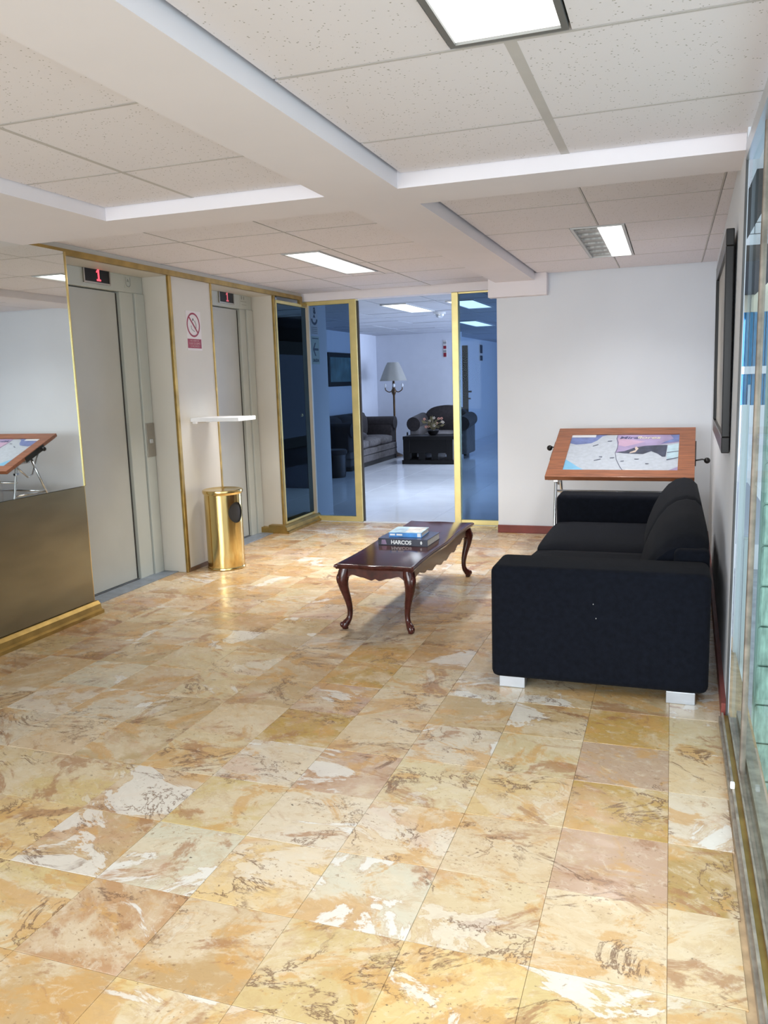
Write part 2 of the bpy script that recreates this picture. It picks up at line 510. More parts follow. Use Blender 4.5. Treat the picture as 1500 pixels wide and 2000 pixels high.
# brass base mouldings
def moulding(name, x, y0, y1, extra=None):
    prof = [(x-.12, 0), (x+.105, 0), (x+.105, .022), (x+.085, .03), (x+.08, .062), (x+.06, .082), (x-.12, .085)]
    b = prism([(u-.015, v) for u, v in prof], 'y', y0, y1)
    return struct(name, b, brass)
moulding('trim_2', XL, -1.8, 4.47)
moulding('trim_3', XL, 7.36, 8.23)
struct('trim_4', box(-3.94, XL-.1, 7.37, 7.46, 0, .06), brass)
# vertical brass corner strips
bm = box(XL-.012, XL+.014, 4.445, 4.475, .08, 2.385)
struct('trim_5', bm, polbrass)
struct('trim_6', box(XL-.012, XL+.012, 5.637, 5.672, 0, 2.36), brass, bevel=.003)
struct('trim_7', box(XL-.01, XL+.008, 6.258, 6.28, .02, 2.36), brass, bevel=.002)
struct('trim_8', box(XL-.012, XL+.012, 7.43, 7.465, .08, 2.36), brass, bevel=.003)
# brass cornice along the lift wall with its step at the end
bm = box(XL, XL+.03, 4.0, 8.06, 2.352, 2.39)
struct('trim_9', bm, brass)
bm = box(XL, XL+.03, 8.0, 8.06, 2.31, 2.352)
box(XL, XL+.03, 8.06, 8.20, 2.29, 2.325, bm)
struct('trim_10', bm, brass)
struct('trim_11', box(XL-.01, XL+.004, 4.0, 8.1, 2.39, 2.425), cream)
# transom over the partition
struct('beam_partition', box(XL-.3, -1.57, 8.13, 8.30, 2.345, ZC+.02), plaster)

# ceiling ---------------------------------------------------------
CE = struct('ceiling', box(-4.25, .5, -1.95, 8.3, 2.45, 2.60), gap)
struct('beam_long', box(-1.56, -1.20, -1.9, 7.77, ZS, 2.45), plaster)
struct('beam_cross', box(-1.20, .46, 3.73, 4.09, ZS, 2.45), plaster)
bm = box(XL+.001, -2.79, -1.9, 4.09, ZS, 2.45); box(-2.79, -1.56, 3.73, 4.09, ZS, 2.45, bm)
struct('beam_left', bm, plaster)
def ctile(x0, x1, y0, y1, z=ZC, parent=None, m=acou):
    if x1-x0 < .03 or y1-y0 < .03: return
    b = box(x0+.006, x1-.006, y0+.008, y1-.008, z, z+.012)
    part('ceiling_tile', b, m, parent or CE)
def bar(x0, x1, y0, y1, z=ZC, parent=None):
    part('grid_bar', box(x0, x1, y0, y1, z-.0008, z+.02), tbar, parent or CE)
def coffer(xs, ys, light=None, barw=.016, barh=(.0045, .008), parent=None, z=ZC, m=acou):
    """tiles between grid lines, cut round the light, bars over the lines"""
    barl = max(barw, .006)
    for i in range(len(xs)-1):
        for j in range(len(ys)-1):
            a, b, c, d = xs[i], xs[i+1], ys[j], ys[j+1]
            if light and a < light[1]-.001 and b > light[0]+.001 and c < light[3]-.001 and d > light[2]+.001:
                lx0, lx1, ly0, ly1 = light
                ctile(a, max(a, lx0), c, d, z, parent, m); ctile(min(b, lx1), b, c, d, z, parent, m)
                u, v = max(a, lx0), min(b, lx1)
                ctile(u, v, c, max(c, ly0), z, parent, m); ctile(u, v, min(d, ly1), d, z, parent, m)
            else:
                ctile(a, b, c, d, z, parent, m)
    for x in xs[1:-1]:
        if light and light[0] < x < light[1]:
            bar(x-barl, x+barw, ys[0], light[2]-.02, z, parent); bar(x-barl, x+barw, light[3]+.02, ys[-1], z, parent)
        else:
            bar(x-barl, x+barw, ys[0], ys[-1], z, parent)
    for y in ys[1:-1]:
        for i in range(len(xs)-1):
            a, b = xs[i]+barw, xs[i+1]-barw
            segs = [(a, b)]
            if light and light[2] < y < light[3]:
                segs = [(a, min(b, light[0])), (max(a, light[1]), b)]
            for u, v in segs:
                if v-u > .05: bar(u, v, y-barh[0], y+barh[1], z, parent)
L1 = (-.612, -.284, .98, 2.43)
L2 = (-.640, -.305, 5.57, 7.01)
L3 = (-2.69, -2.39, 5.58, 6.83)
coffer([-1.186, -.449, .34], [-1.0, .2, .96, 1.70, 2.455, 3.21, 3.73], L1, .018)
coffer([-1.186, -.462, .22, .36], [4.09, 4.80, 5.55, 6.29, 7.03, 7.83], L2, .003, (.003, .008))
coffer([-2.79, -2.27, -1.56], [-.5, .22, .96, 1.70, 2.455, 3.17, 3.73], None, .010)
coffer([XL, -3.03, -2.29, -1.56], [4.09, 4.80, 5.55, 6.29, 7.03, 7.75, 8.13], L3, .0, (.001, .008))
# lamps -----------------------------------------------------------
def ceiling_light(box_, label, power, color, diff, half=False, z=ZC, frame=fixture, fw_=.018, spread=125):
    x0, x1, y0, y1 = box_
    t = thing('ceiling_light', ((x0+x1)/2, (y0+y1)/2, z-.004), label, 'ceiling light', 'recessed ceiling lights')
    b = box(x0, x0+fw_, y0, y1, z-.006, z+.02); box(x1-fw_, x1, y0, y1, z-.006, z+.02, b)
    box(x0+fw_, x1-fw_, y0, y0+fw_, z-.006, z+.02, b); box(x0+fw_, x1-fw_, y1-fw_, y1, z-.006, z+.02, b)
    part('frame', b, frame, t)
    i0, i1 = x0+fw_, x1-fw_
    if half:
        xm = x0 + (x1-x0)*.50
        part('diffuser', box(xm, i1, y0+fw_, y1-fw_, z-.001, z+.004), diff, t)
        part('reflector', box(i0, xm, y0+fw_, y1-fw_, z+.012, z+.018), reflector, t)
        n = 7
        for q in range(n):
            yy = y0+fw_+(y1-y0-2*fw_)*(q+.5)/n
            part('louver', box(i0, xm, yy-.004, yy+.004, z-.001, z+.012), reflector, t)
        i0 = xm
    else:
        part('diffuser', box(i0, i1, y0+fw_, y1-fw_, z+.002, z+.008), diff, t)
    area('lamp_light', ((i0+i1)/2, (y0+y1)/2, z-.012), (0, 0, 0), (i1-i0)*.98, (y1-y0)*.96, power, color, spread)    # louvers keep the light steep
    return t
ceiling_light(L1, 'large bright ceiling light in the deep coffer nearest the entrance, cut by the frame top', 11, (1, .985, .96), lampglow, frame=fixdark)
ceiling_light(L2, 'ceiling light with only half its width lit, silver louvers on the other half', 13, (1, .98, .95), lampglow, half=True)
ceiling_light(L3, 'long lit ceiling light set flush in tiles outside the elevators', 27, (1, .985, .96), lampglow, spread=100)

# ------------------------------------------------------------------ lifts
def lift(name, y0, y1, yd, label_gap):
    d = struct(name, box(XD-.03, XD, y0-.12, yd, .012, 2.214), doorpaint)
    part('door_gap', box(XD-.028, XD+.002, yd, yd+.014, .012, 2.21), gap, d)
    part('door_jamb', box(XD-.05, XD+.03, yd+.014, y1-.125, 0, 2.222), jambpaint, d, bevel=.004)
    part('door_jamb', box(XD-.05, XD+.045, y1-.119, y1, 0, 2.222), jambpaint, d, bevel=.004)
    part('door_header', box(XD-.05, XD+.035, y0, y1, 2.222, 2.352), jambpaint, d, bevel=.004)
    part('door_sill', box(XD-.06, XL-.09, y0, y1-.0, -.006, .006), sillmetal, d)
    part('sill_groove', box(XD+.015, XD+.025, y0, yd, .006, .008), gap, d)
    return d
D1 = lift('door_1', 4.46, 5.645, 5.34, '')
D2 = lift('door_2', 6.275, 7.43, 7.185, '')
def indicator(y0, y1, label, dim):
    t = thing('floor_indicator', (XD+.035, (y0+y1)/2, 2.25), label, 'display', 'elevator floor indicators')
    x = XD+.035
    b = box(x, x+.012, y0, y1, 2.25, 2.262); box(x, x+.012, y0, y1, 2.362, 2.374, b)
    box(x, x+.012, y0, y0+.012, 2.262, 2.362, b); box(x, x+.012, y1-.012, y1, 2.262, 2.362, b)
    part('bezel', b, steel, t)
    part('screen', box(x, x+.006, y0+.012, y1-.012, 2.262, 2.362), black, t)
    c = y0+(y1-y0)*.56
    poly = [(c-.020, 2.272), (c+.024, 2.272), (c+.024, 2.284), (c+.010, 2.284), (c+.010, 2.354), (c-.002, 2.354), (c-.020, 2.340), (c-.020, 2.328), (c-.006, 2.336), (c-.006, 2.284), (c-.020, 2.284)]
    part('digit', prism(poly, 'x', x+.006, x+.008), dim, t)
    return t
indicator(4.946, 5.243, 'floor display with a bright red 1 above the elevator beside the mirror', ledred)
indicator(6.80, 7.075, 'dim floor display with a dull red 1 above the elevator behind the brass bin',
          mat('led_dim', (.3, .05, .06), .4, emit=(.9, .15, .2), estr=.45))
# small engraved plates on the door heads
pl = mat('faint_plate', (.52, .54, .50), .5)
pd = mat('faint_mark', (.33, .34, .31), .6)
t = thing('emblem_plate', (XD+.036, 5.46, 2.28), 'faint engraved square emblem on the frame of the elevator beside the mirror', 'plate')
part('plate', box(XD+.034, XD+.037, 5.42, 5.50, 2.255, 2.345), pl, t)
part('engraving', tube([(XD+.038, 5.435, 2.335), (XD+.038, 5.435, 2.28), (XD+.038, 5.452, 2.266), (XD+.038, 5.476, 2.266), (XD+.038, 5.487, 2.28), (XD+.038, 5.487, 2.335)], .003, n=6), pd, t)
part('engraving', tube([(XD+.038, 5.452, 2.30), (XD+.038, 5.461, 2.32), (XD+.038, 5.47, 2.30)], .003, n=6), pd, t)
t = thing('notice_plate', (XD+.036, 7.27, 2.25), 'pale capacity notice beside the dim floor display of the farther elevator', 'plate')
part('plate', box(XD+.034, XD+.037, 7.20, 7.34, 2.245, 2.365), pl, t)
for q, (a, b) in enumerate(((7.225, 7.25), (7.27, 7.29))):
    part('engraving', ellipsoid((XD+.037, (a+b)/2, 2.328), (.002, .012, .018)), pd, t, smooth=True)
part('engraving', box(XD+.037, XD+.039, 7.215, 7.325, 2.292, 2.297), pd, t)
part('engraving', box(XD+.037, XD+.039, 7.235, 7.325, 2.262, 2.266), pd, t)
# call plate
t = thing('call_plate', (XD+.047, 5.585, .955), 'brushed steel call button plate on the elevator frame', 'button panel')
part('plate', box(XD+.045, XD+.052, 5.535, 5.64, .955, 1.222), steel, t, bevel=.002)
part('call_button', box(XD+.052, XD+.058, 5.568, 5.606, 1.062, 1.096), chrome, t, bevel=.002)

# mirror and bronze panel on the lift wall
t = thing('wall_mirror', (XL+.03, 2.5, .872), 'tall wall mirror above the bronze panel, reflecting the map stand', 'mirror')
part('mirror_sheet', box(XL+.002, XL+.036, -.2, 4.444, .872, 2.37), mirror, t)
b = box(XL+.001, XL+.042, 4.444, 4.452, .872, 2.37)
part('edge_strip', b, polbrass, t)
t = thing('bronze_panel', (XL+.03, 2.5, .086), 'brushed bronze kick panel beneath the wall mirror', 'wall panel')
part('metal_sheet', box(XL+.002, XL+.034, -1.7, 4.446, .086, .868), bronze, t)

# floating shelf
t = thing('wall_shelf', (XL, 5.98, 1.21), 'small white floating shelf between the two elevators', 'shelf')
part('board', box(XL, -3.256, 5.83, 6.12, 1.214, 1.246), whitep, t, bevel=.003)
part('bracket', box(XL, -3.66, 5.86, 5.875, 1.198, 1.214), whitep, t)
part('bracket', box(XL, -3.66, 6.07, 6.085, 1.198, 1.214), whitep, t)

# prohibition sign
sx = XL+.002
t = thing('prohibition_sign', (sx, 5.965, 1.80), 'white and red sign forbidding the elevator in an earthquake, above the shelf', 'sign')
part('card', box(XL, XL+.002, 5.862, 6.082, 1.79, 2.105), signwhite, t)
b = bmesh.new()
cy, cz, R1, R2 = 5.966, 1.995, .098, .083
for q in range(40):
    a0, a1 = 2*math.pi*q/40, 2*math.pi*(q+1)/40
    v = [b.verts.new((sx+.001, cy+r*math.cos(a), cz+r*math.sin(a))) for r, a in ((R2, a0), (R1, a0), (R1, a1), (R2, a1))]
    b.faces.new(v)
bmesh.ops.remove_doubles(b, verts=b.verts, dist=1e-5)
part('red_ring', b, signred, t)
c, s = math.cos(math.radians(45)), math.sin(math.radians(45))
b = bmesh.new()
L_, w_ = R2+.004, .0075
b.faces.new([b.verts.new((sx+.0014, cy+u*c+v*s, cz-u*s+v*c)) for u, v in ((-L_, -w_), (L_, -w_), (L_, w_), (-L_, w_))])
part('red_slash', b, signred, t)
mk = mat('sign_grey', (.33, .33, .32), .6)
part('pictogram', ellipsoid((sx+.0008, cy-.002, cz+.042), (.0008, .009, .011)), mat('sign_black', (.05, .05, .05), .6), t)
part('pictogram', tube([(sx+.001, cy+.02, cz+.035), (sx+.001, cy+.04, cz+.005), (sx+.001, cy+.036, cz-.03)], .004, n=5), mk, t)
part('pictogram', tube([(sx+.001, cy-.035, cz-.005), (sx+.001, cy-.028, cz-.035), (sx+.001, cy+.012, cz-.052)], .003, n=5), mk, t)
part('red_label', box(sx, sx+.001, 5.868, 6.072, 1.808, 1.883), signred, t)
ink = mat('sign_pink_ink', (.62, .36, .36), .6)
for q, (s_, z_) in enumerate((('NO USAR EN', 1.868), ('CASO DE SISMO', 1.846), ('O INCENDIO', 1.824))):
    words('lettering', s_, .0225, (sx+.0015, 5.97, z_), (0, 1, 0), (0, 0, 1), ink, t, extrude=.0004)

# ------------------------------------------------------------------ brass bin
CX, CY = -3.475, 5.885
def bin_():
    R, z0, z1 = .153, .022, .630
    t = thing('waste_bin', (CX, CY, 0), 'polished brass cylinder waste bin with a dark oval opening', 'bin')
    a0 = math.atan2(-.30, .95)                  # the way the opening faces
    half = .14
    zc, rz, rs = .475, .085, .075
    bm = bmesh.new()
    def P(s, z): return (CX+R*math.cos(a0+s/R), CY+R*math.sin(a0+s/R), z)
    n = 64
    inner, outer = [], []
    for q in range(n):
        an = 2*math.pi*q/n
        dx, dz = math.cos(an), math.sin(an)
        inner.append(bm.verts.new(P(rs*dx, zc+rz*dz)))
        kx = half/abs(dx) if abs(dx) > 1e-6 else 1e9
        kz = ((z1-zc) if dz > 0 else (zc-z0))/abs(dz) if abs(dz) > 1e-6 else 1e9
        kk = min(kx, kz)
        outer.append((kk*dx, zc+kk*dz))
    steps = 10
    prev = inner
    for st in range(1, steps+1):
        f = st/steps
        ring = []
        for q in range(n):
            an = 2*math.pi*q/n
            s = rs*math.cos(an)*(1-f)+outer[q][0]*f
            z = (zc+rz*math.sin(an))*(1-f)+outer[q][1]*f
            ring.append(bm.verts.new(P(s, z)))
        for q in range(n):
            bm.faces.new((prev[q], prev[(q+1) % n], ring[(q+1) % n], ring[q]))
        prev = ring
    # corners of the unwrapped patch
    for sgn in (-1, 1):
        for zz in (z0, z1):
            best = sorted(range(n), key=lambda q: (outer[q][0]-sgn*half)**2*4+(outer[q][1]-zz)**2)
            cands = [q for q in range(n)]
            for q in cands:
                A, B = outer[q], outer[(q+1) % n]
                onx = lambda p: abs(p[0]-sgn*half) < 1e-6
                onz = lambda p: abs(p[1]-zz) < 1e-6
                if (onx(A) and onz(B) and not onz(A)) or (onz(A) and onx(B) and not onx(A)):
                    steps2 = 6
                    cv = bm.verts.new(P(sgn*half, zz))
                    # follow the curve along the horizontal edge
                    pz = B if onz(B) else A
                    mids = [bm.verts.new(P(pz[0]+(sgn*half-pz[0])*w/steps2, zz)) for w in range(1, steps2)]
                    seq = [prev[q]] + (mids[::-1] if onz(B) else mids) + [prev[(q+1) % n]]
                    if onz(B): seq = [prev[q], cv] + mids[::-1] + [prev[(q+1) % n]]
                    else: seq = [prev[q]] + mids + [cv, prev[(q+1) % n]]
                    bm.faces.new(seq)
    m = 60
    sA, sB = half, 2*math.pi*R-half
    cols = [[bm.verts.new(P(sA+(sB-sA)*q/m, z)) for z in (z0, z1)] for q in range(m+1)]
    for q in range(m):
        bm.faces.new((cols[q][0], cols[q+1][0], cols[q+1][1], cols[q][1]))
    part('body', bm, polbrass, t, smooth=40)
    part('liner', lathe(CX, CY, [(.01, .04), (R-.008, .04), (R-.008, .60), (.01, .60)]), blackm, t, smooth=40)
    part('rim', lathe(CX, CY, [(R-.01, .622), (R+.002, .622), (R+.010, .630), (R+.013, .645), (R+.011, .656), (R+.003, .660), (R-.02, .652), (R-.06, .648), (.01, .646)], n=48), polbrass, t, smooth=40)
    part('base_ring', lathe(CX, CY, [(.01, 0), (R-.002, 0), (R+.004, .006), (R+.004, .016), (R, .024), (.01, .024)], n=48), polbrass, t, smooth=40)
bin_()

# ------------------------------------------------------------------ black sofa
t = thing('sofa', (-.3, 5.1, 0), 'black fabric sofa with square arms and chrome block feet against the white wall', 'sofa')
part('armrest', softbox(-.800, .188, 3.772, 4.075, .056, .612, .035, 5), fabric, t, smooth=60)
part('armrest', softbox(-.800, .188, 6.185, 6.455, .056, .612, .035, 5), fabric, t, smooth=60)
part('seat_base', softbox(-.785, .185, 4.078, 6.182, .062, .285, .02, 3), fabric, t, smooth=60)
part('back_frame', softbox(.03, .192, 4.078, 6.182, .29, .66, .03, 4), fabric, t, smooth=60)
for u, v in ((-.318, .452), (-.305, .385)):
    part('lint', ellipsoid((u, 3.772, v), (.0022, .0015, .003), u=8, v=6), mk, t)
ys = [4.08, 5.13, 6.18]
for q in range(2):
    part('seat_cushion', cushion(-.800, .0, ys[q]+.003, ys[q+1]-.003, .287, .432, .05, .015), fabric, t, smooth=True)
def back_cushion(y0, y1, slump):
    prof = [(-.135, .43), (-.125, .49), (-.095, .57), (-.055, .65), (-.005, .715), (.045, .752), (.10, .765), (.15, .755), (.185, .72), (.192, .69), (.19, .66), (.03, .655), (.02, .43)]
    bm = bmesh.new()
    n = 20
    rings = []
    c = (.05, .58)
    for q in range(n+1):
        f = q/n
        y = y0+(y1-y0)*f
        e = min(f, 1-f)*(y1-y0)
        k = 1 if e > .10 else .86+.14*math.sqrt(max(0, 1-((.10-e)/.10)**2))
        d = slump*max(0, 1-(f*(y1-y0))/.45)**2
        ring = []
        for u, v in prof:
            x = c[0]+(u-c[0])*k
            z = v if v <= .5 else c[1]+(v-c[1])*k-d*max(0, (v-.55)/.21)
            x -= .012*math.sin(f*math.pi)*(1 if u < 0 else 0)
            ring.append(bm.verts.new((min(x, .194), y, max(.433, z))))
        rings.append(ring)
    for q in range(n):
        for i in range(len(prof)):
            j = (i+1) % len(prof)
            bm.faces.new((rings[q][i], rings[q][j], rings[q+1][j], rings[q+1][i]))
    bm.faces.new(rings[0]); bm.faces.new(rings[-1][::-1])
    return bm
for q in range(2):
    part('back_cushion', back_cushion(ys[q]+(.05 if q == 0 else .006), ys[q+1]-.006, .07 if q == 0 else .0), fabric, t, smooth=50)
for x0, x1, y0 in ((-.766, -.640, 3.806), (.008, .135, 3.79), (-.766, -.640, 6.33), (.008, .135, 6.33)):
    part('foot', box(x0, x1, y0, y0+.07, 0, .058), satin, t, bevel=.003, label='chrome block foot')

# ------------------------------------------------------------------ coffee table
TX0, TX1, TY0, TY1, TZ = -1.905, -1.395, 4.46, 6.03, .415
def outline(inset, n=40):
    """serpentine top: pointed corners, edges that sway in and out"""
    c = Vector(((TX0+TX1)/2, (TY0+TY1)/2)); hx, hy = (TX1-TX0)/2-inset, (TY1-TY0)/2-inset
    pts = []
    def side(a, b, nrm, amp, waves):
        for q in range(n):
            f = q/n
            p = a.lerp(b, f)
            d = amp*(-math.sin(math.pi*f)**.7*.9 + .95*math.sin(math.pi*f)**6) if waves == 1 else amp*(-abs(math.sin(math.pi*f*2))*.7+(.0))
            pts.append(p + nrm*d)
    A, B, C, D = c+Vector((-hx, -hy)), c+Vector((hx, -hy)), c+Vector((hx, hy)), c+Vector((-hx, hy))
    side(A, B, Vector((0, -1)), .022, 1); side(B, C, Vector((1, 0)), .018, 2)
    side(C, D, Vector((0, 1)), .022, 1); side(D, A, Vector((-1, 0)), .018, 2)
    return pts
def table():
    t = thing('coffee_table', (-1.65, 5.245, 0), 'dark mahogany coffee table with curved cabriole legs on the stone floor', 'table')
    bm = bmesh.new()
    levels = [(.030, TZ-.034), (.012, TZ-.030), (.010, TZ-.024), (.002, TZ-.018), (0, TZ-.012), (.003, TZ-.005), (.010, TZ-.001), (.016, TZ)]
    rings = [[bm.verts.new((p.x, p.y, z)) for p in outline(i)] for i, z in levels]
    n = len(rings[0])
    for a, b in zip(rings, rings[1:]):
        for q in range(n): bm.faces.new((a[q], a[(q+1) % n], b[(q+1) % n], b[q]))
    bm.faces.new(rings[0][::-1]); bm.faces.new(rings[-1])
    part('tabletop', bm, mahog, t, smooth=35)
    # scalloped aprons
    def scallop(L, keys):
        n = 48; pts = []
        for q in range(n+1):
            f = q/n; g = 2*min(f, 1-f)
            for (a, u), (b, v) in zip(keys, keys[1:]):
                if a <= g <= b+1e-9:
                    h = (g-a)/(b-a); h = h*h*(3-2*h)
                    pts.append((f*L, zt-(u+(v-u)*h))); break
        return pts
    zt = TZ-.032
    x0, x1, y0, y1 = TX0+.03, TX1-.03, TY0+.035, TY1-.035
    kshort = [(0, .085), (.16, .060), (.34, .036), (.62, .050), (.90, .066), (1, .056)]
    klong = [(0, .10), (.08, .075), (.16, .050), (.26, .045), (.40, .075), (.48, .066), (.62, .098), (.74, .084), (.92, .110), (1, .098)]
    for yy in (y0, y1-.022):
        low = [(x0+u, z) for u, z in scallop(x1-x0, kshort)]
        part('apron', prism(low+[(x1, zt), (x0, zt)], 'y', yy, yy+.022), mahog, t)
    for xx in (TX0+.032, TX1-.032-.022):
        low = [(y0+u, z) for u, z in scallop(y1-y0, klong)]
        part('apron', prism(low+[(y1, zt), (y0, zt)], 'x', xx, xx+.022), mahog, t)
    # cabriole legs
    for sx_ in (-1, 1):
        for sy_ in (-1, 1):
            bx = (TX0+.055) if sx_ < 0 else (TX1-.055)
            by = (TY0+.06) if sy_ < 0 else (TY1-.06)
            dx, dy = sx_*.75, sy_*.66
            st = [(.385, .000, .036), (.35, .010, .038), (.315, .020, .037), (.27, .016, .031), (.22, .002, .025), (.17, -.012, .021),
                  (.12, -.020, .0175), (.08, -.018, .0165), (.055, -.008, .019), (.035, .010, .024), (.018, .018, .022), (.006, .012, .017), (0, .010, .015)]
            path = [(bx+dx*o, by+dy*o, z) for z, o, r in st]
            bm = tube(curve_pts(path, 3), [r for r in interp([s[2] for s in st], 3)], n=12)
            lg = part('leg', bm, mahog, t, smooth=50)
            kx, ky = bx+dx*.045, by+dy*.045
            part('knee_carving', ellipsoid((kx, ky, .318), (.016, .016, .035)), mahog, lg, smooth=True)
            part('toe', ellipsoid((bx+dx*.035, by+dy*.035, .030), (.014, .014, .018)), mahog, lg, smooth=True)
def interp(v, per):
    out = []
    for a, b in zip(v, v[1:]):
        out += [a+(b-a)*q/per for q in range(per)]
    return out+[v[-1]]
table()

# books
def book(name, c, rz, w, d, z0, h, cover, spine, label, top=None):
    """spine faces -y before rotation; w across, d deep"""
    t = thing(name, (c[0], c[1], z0), label, 'book', 'books on the coffee table')
    R = Matrix.Rotation(rz, 3, 'Z')
    def place(bm):
        for v in bm.verts: v.co = R @ v.co + Vector((c[0], c[1], z0))
        return bm
    th = .003
    part('page_block', place(box(-w/2+.006, w/2-.005, -d/2+.006, d/2-.005, th, h-th)), pages, t)
    part('front_cover', place(box(-w/2, w/2, -d/2, d/2, h-th, h)), top or cover, t, bevel=.0008, seg=1)
    part('back_cover', place(box(-w/2, w/2, -d/2, d/2, 0, th)), cover, t, bevel=.0008, seg=1)
    part('spine', place(box(-w/2, w/2, -d/2-.001, -d/2+.005, th, h-th)), spine, t)
    return t, R
BC = (-1.655, 5.21)
rz = math.radians(-1.5)
bk1, R = book('book', BC, rz, .345, .285, TZ, .047, navy, navy, 'thick navy book lettered HARCOS on its spine, at the bottom of the pile',
              top=mat('book_top_navy', (.05, .06, .12), .25, var=.5, scale=20))
def onbook(u, z, d): return Vector((BC[0], BC[1], 0)) + R @ Vector((u, -d/2-.002, 0)) + Vector((0, 0, z))
xd = R @ Vector((1, 0, 0))
words('lettering', 'HARCOS', .036, onbook(-.01, TZ+.022, .285), xd, (0, 0, 1), letter, bk1, bold=.0012)
part('emblem', ellipsoid(onbook(.13, TZ+.024, .285), (.007, .0015, .012)), letter, bk1, smooth=True)
part('spine_art', prism([(-.155+BC[0], TZ+.006), (-.115+BC[0], TZ+.006), (-.125+BC[0], TZ+.038), (-.150+BC[0], TZ+.036)], 'y', BC[1]-.1435+.003, BC[1]-.139+.004), mat('spine_lilac', (.25, .17, .27), .4, var=.4, scale=30), bk1)
BC2 = (-1.66, 5.225)
rz2 = math.radians(2)
bk2, R = book('book', BC2, rz2, .225, .215, TZ+.0475, .033, bookblue, bookblue, 'small bright blue guide book lying on the navy book', top=bookcov)
def onbook2(u, z, d): return Vector((BC2[0], BC2[1], 0)) + R @ Vector((u, -d/2-.002, 0)) + Vector((0, 0, z))
part('cover_photo', prism([(BC2[0]+.0, BC2[1]-.09), (BC2[0]+.105, BC2[1]-.085), (BC2[0]+.10, BC2[1]+.095), (BC2[0]-.02, BC2[1]+.09)], 'z', TZ+.0803, TZ+.0808), mat('cover_pale', (.68, .66, .62), .3, var=.35, scale=18), bk2)
part('spine_band', prism([(BC2[0]+.07, TZ+.052), (BC2[0]+.112, TZ+.052), (BC2[0]+.112, TZ+.076), (BC2[0]+.07, TZ+.076)], 'y', BC2[1]-.1055, BC2[1]-.100), letter, bk2)
part('title_mark', box(BC2[0]-.10, BC2[0]-.065, BC2[1]-.115, BC2[1]-.108, TZ+.060, TZ+.071), letter, bk2)
part('title_mark', box(BC2[0]-.055, BC2[0]-.015, BC2[1]-.1135, BC2[1]-.107, TZ+.060, TZ+.071), letter, bk2)

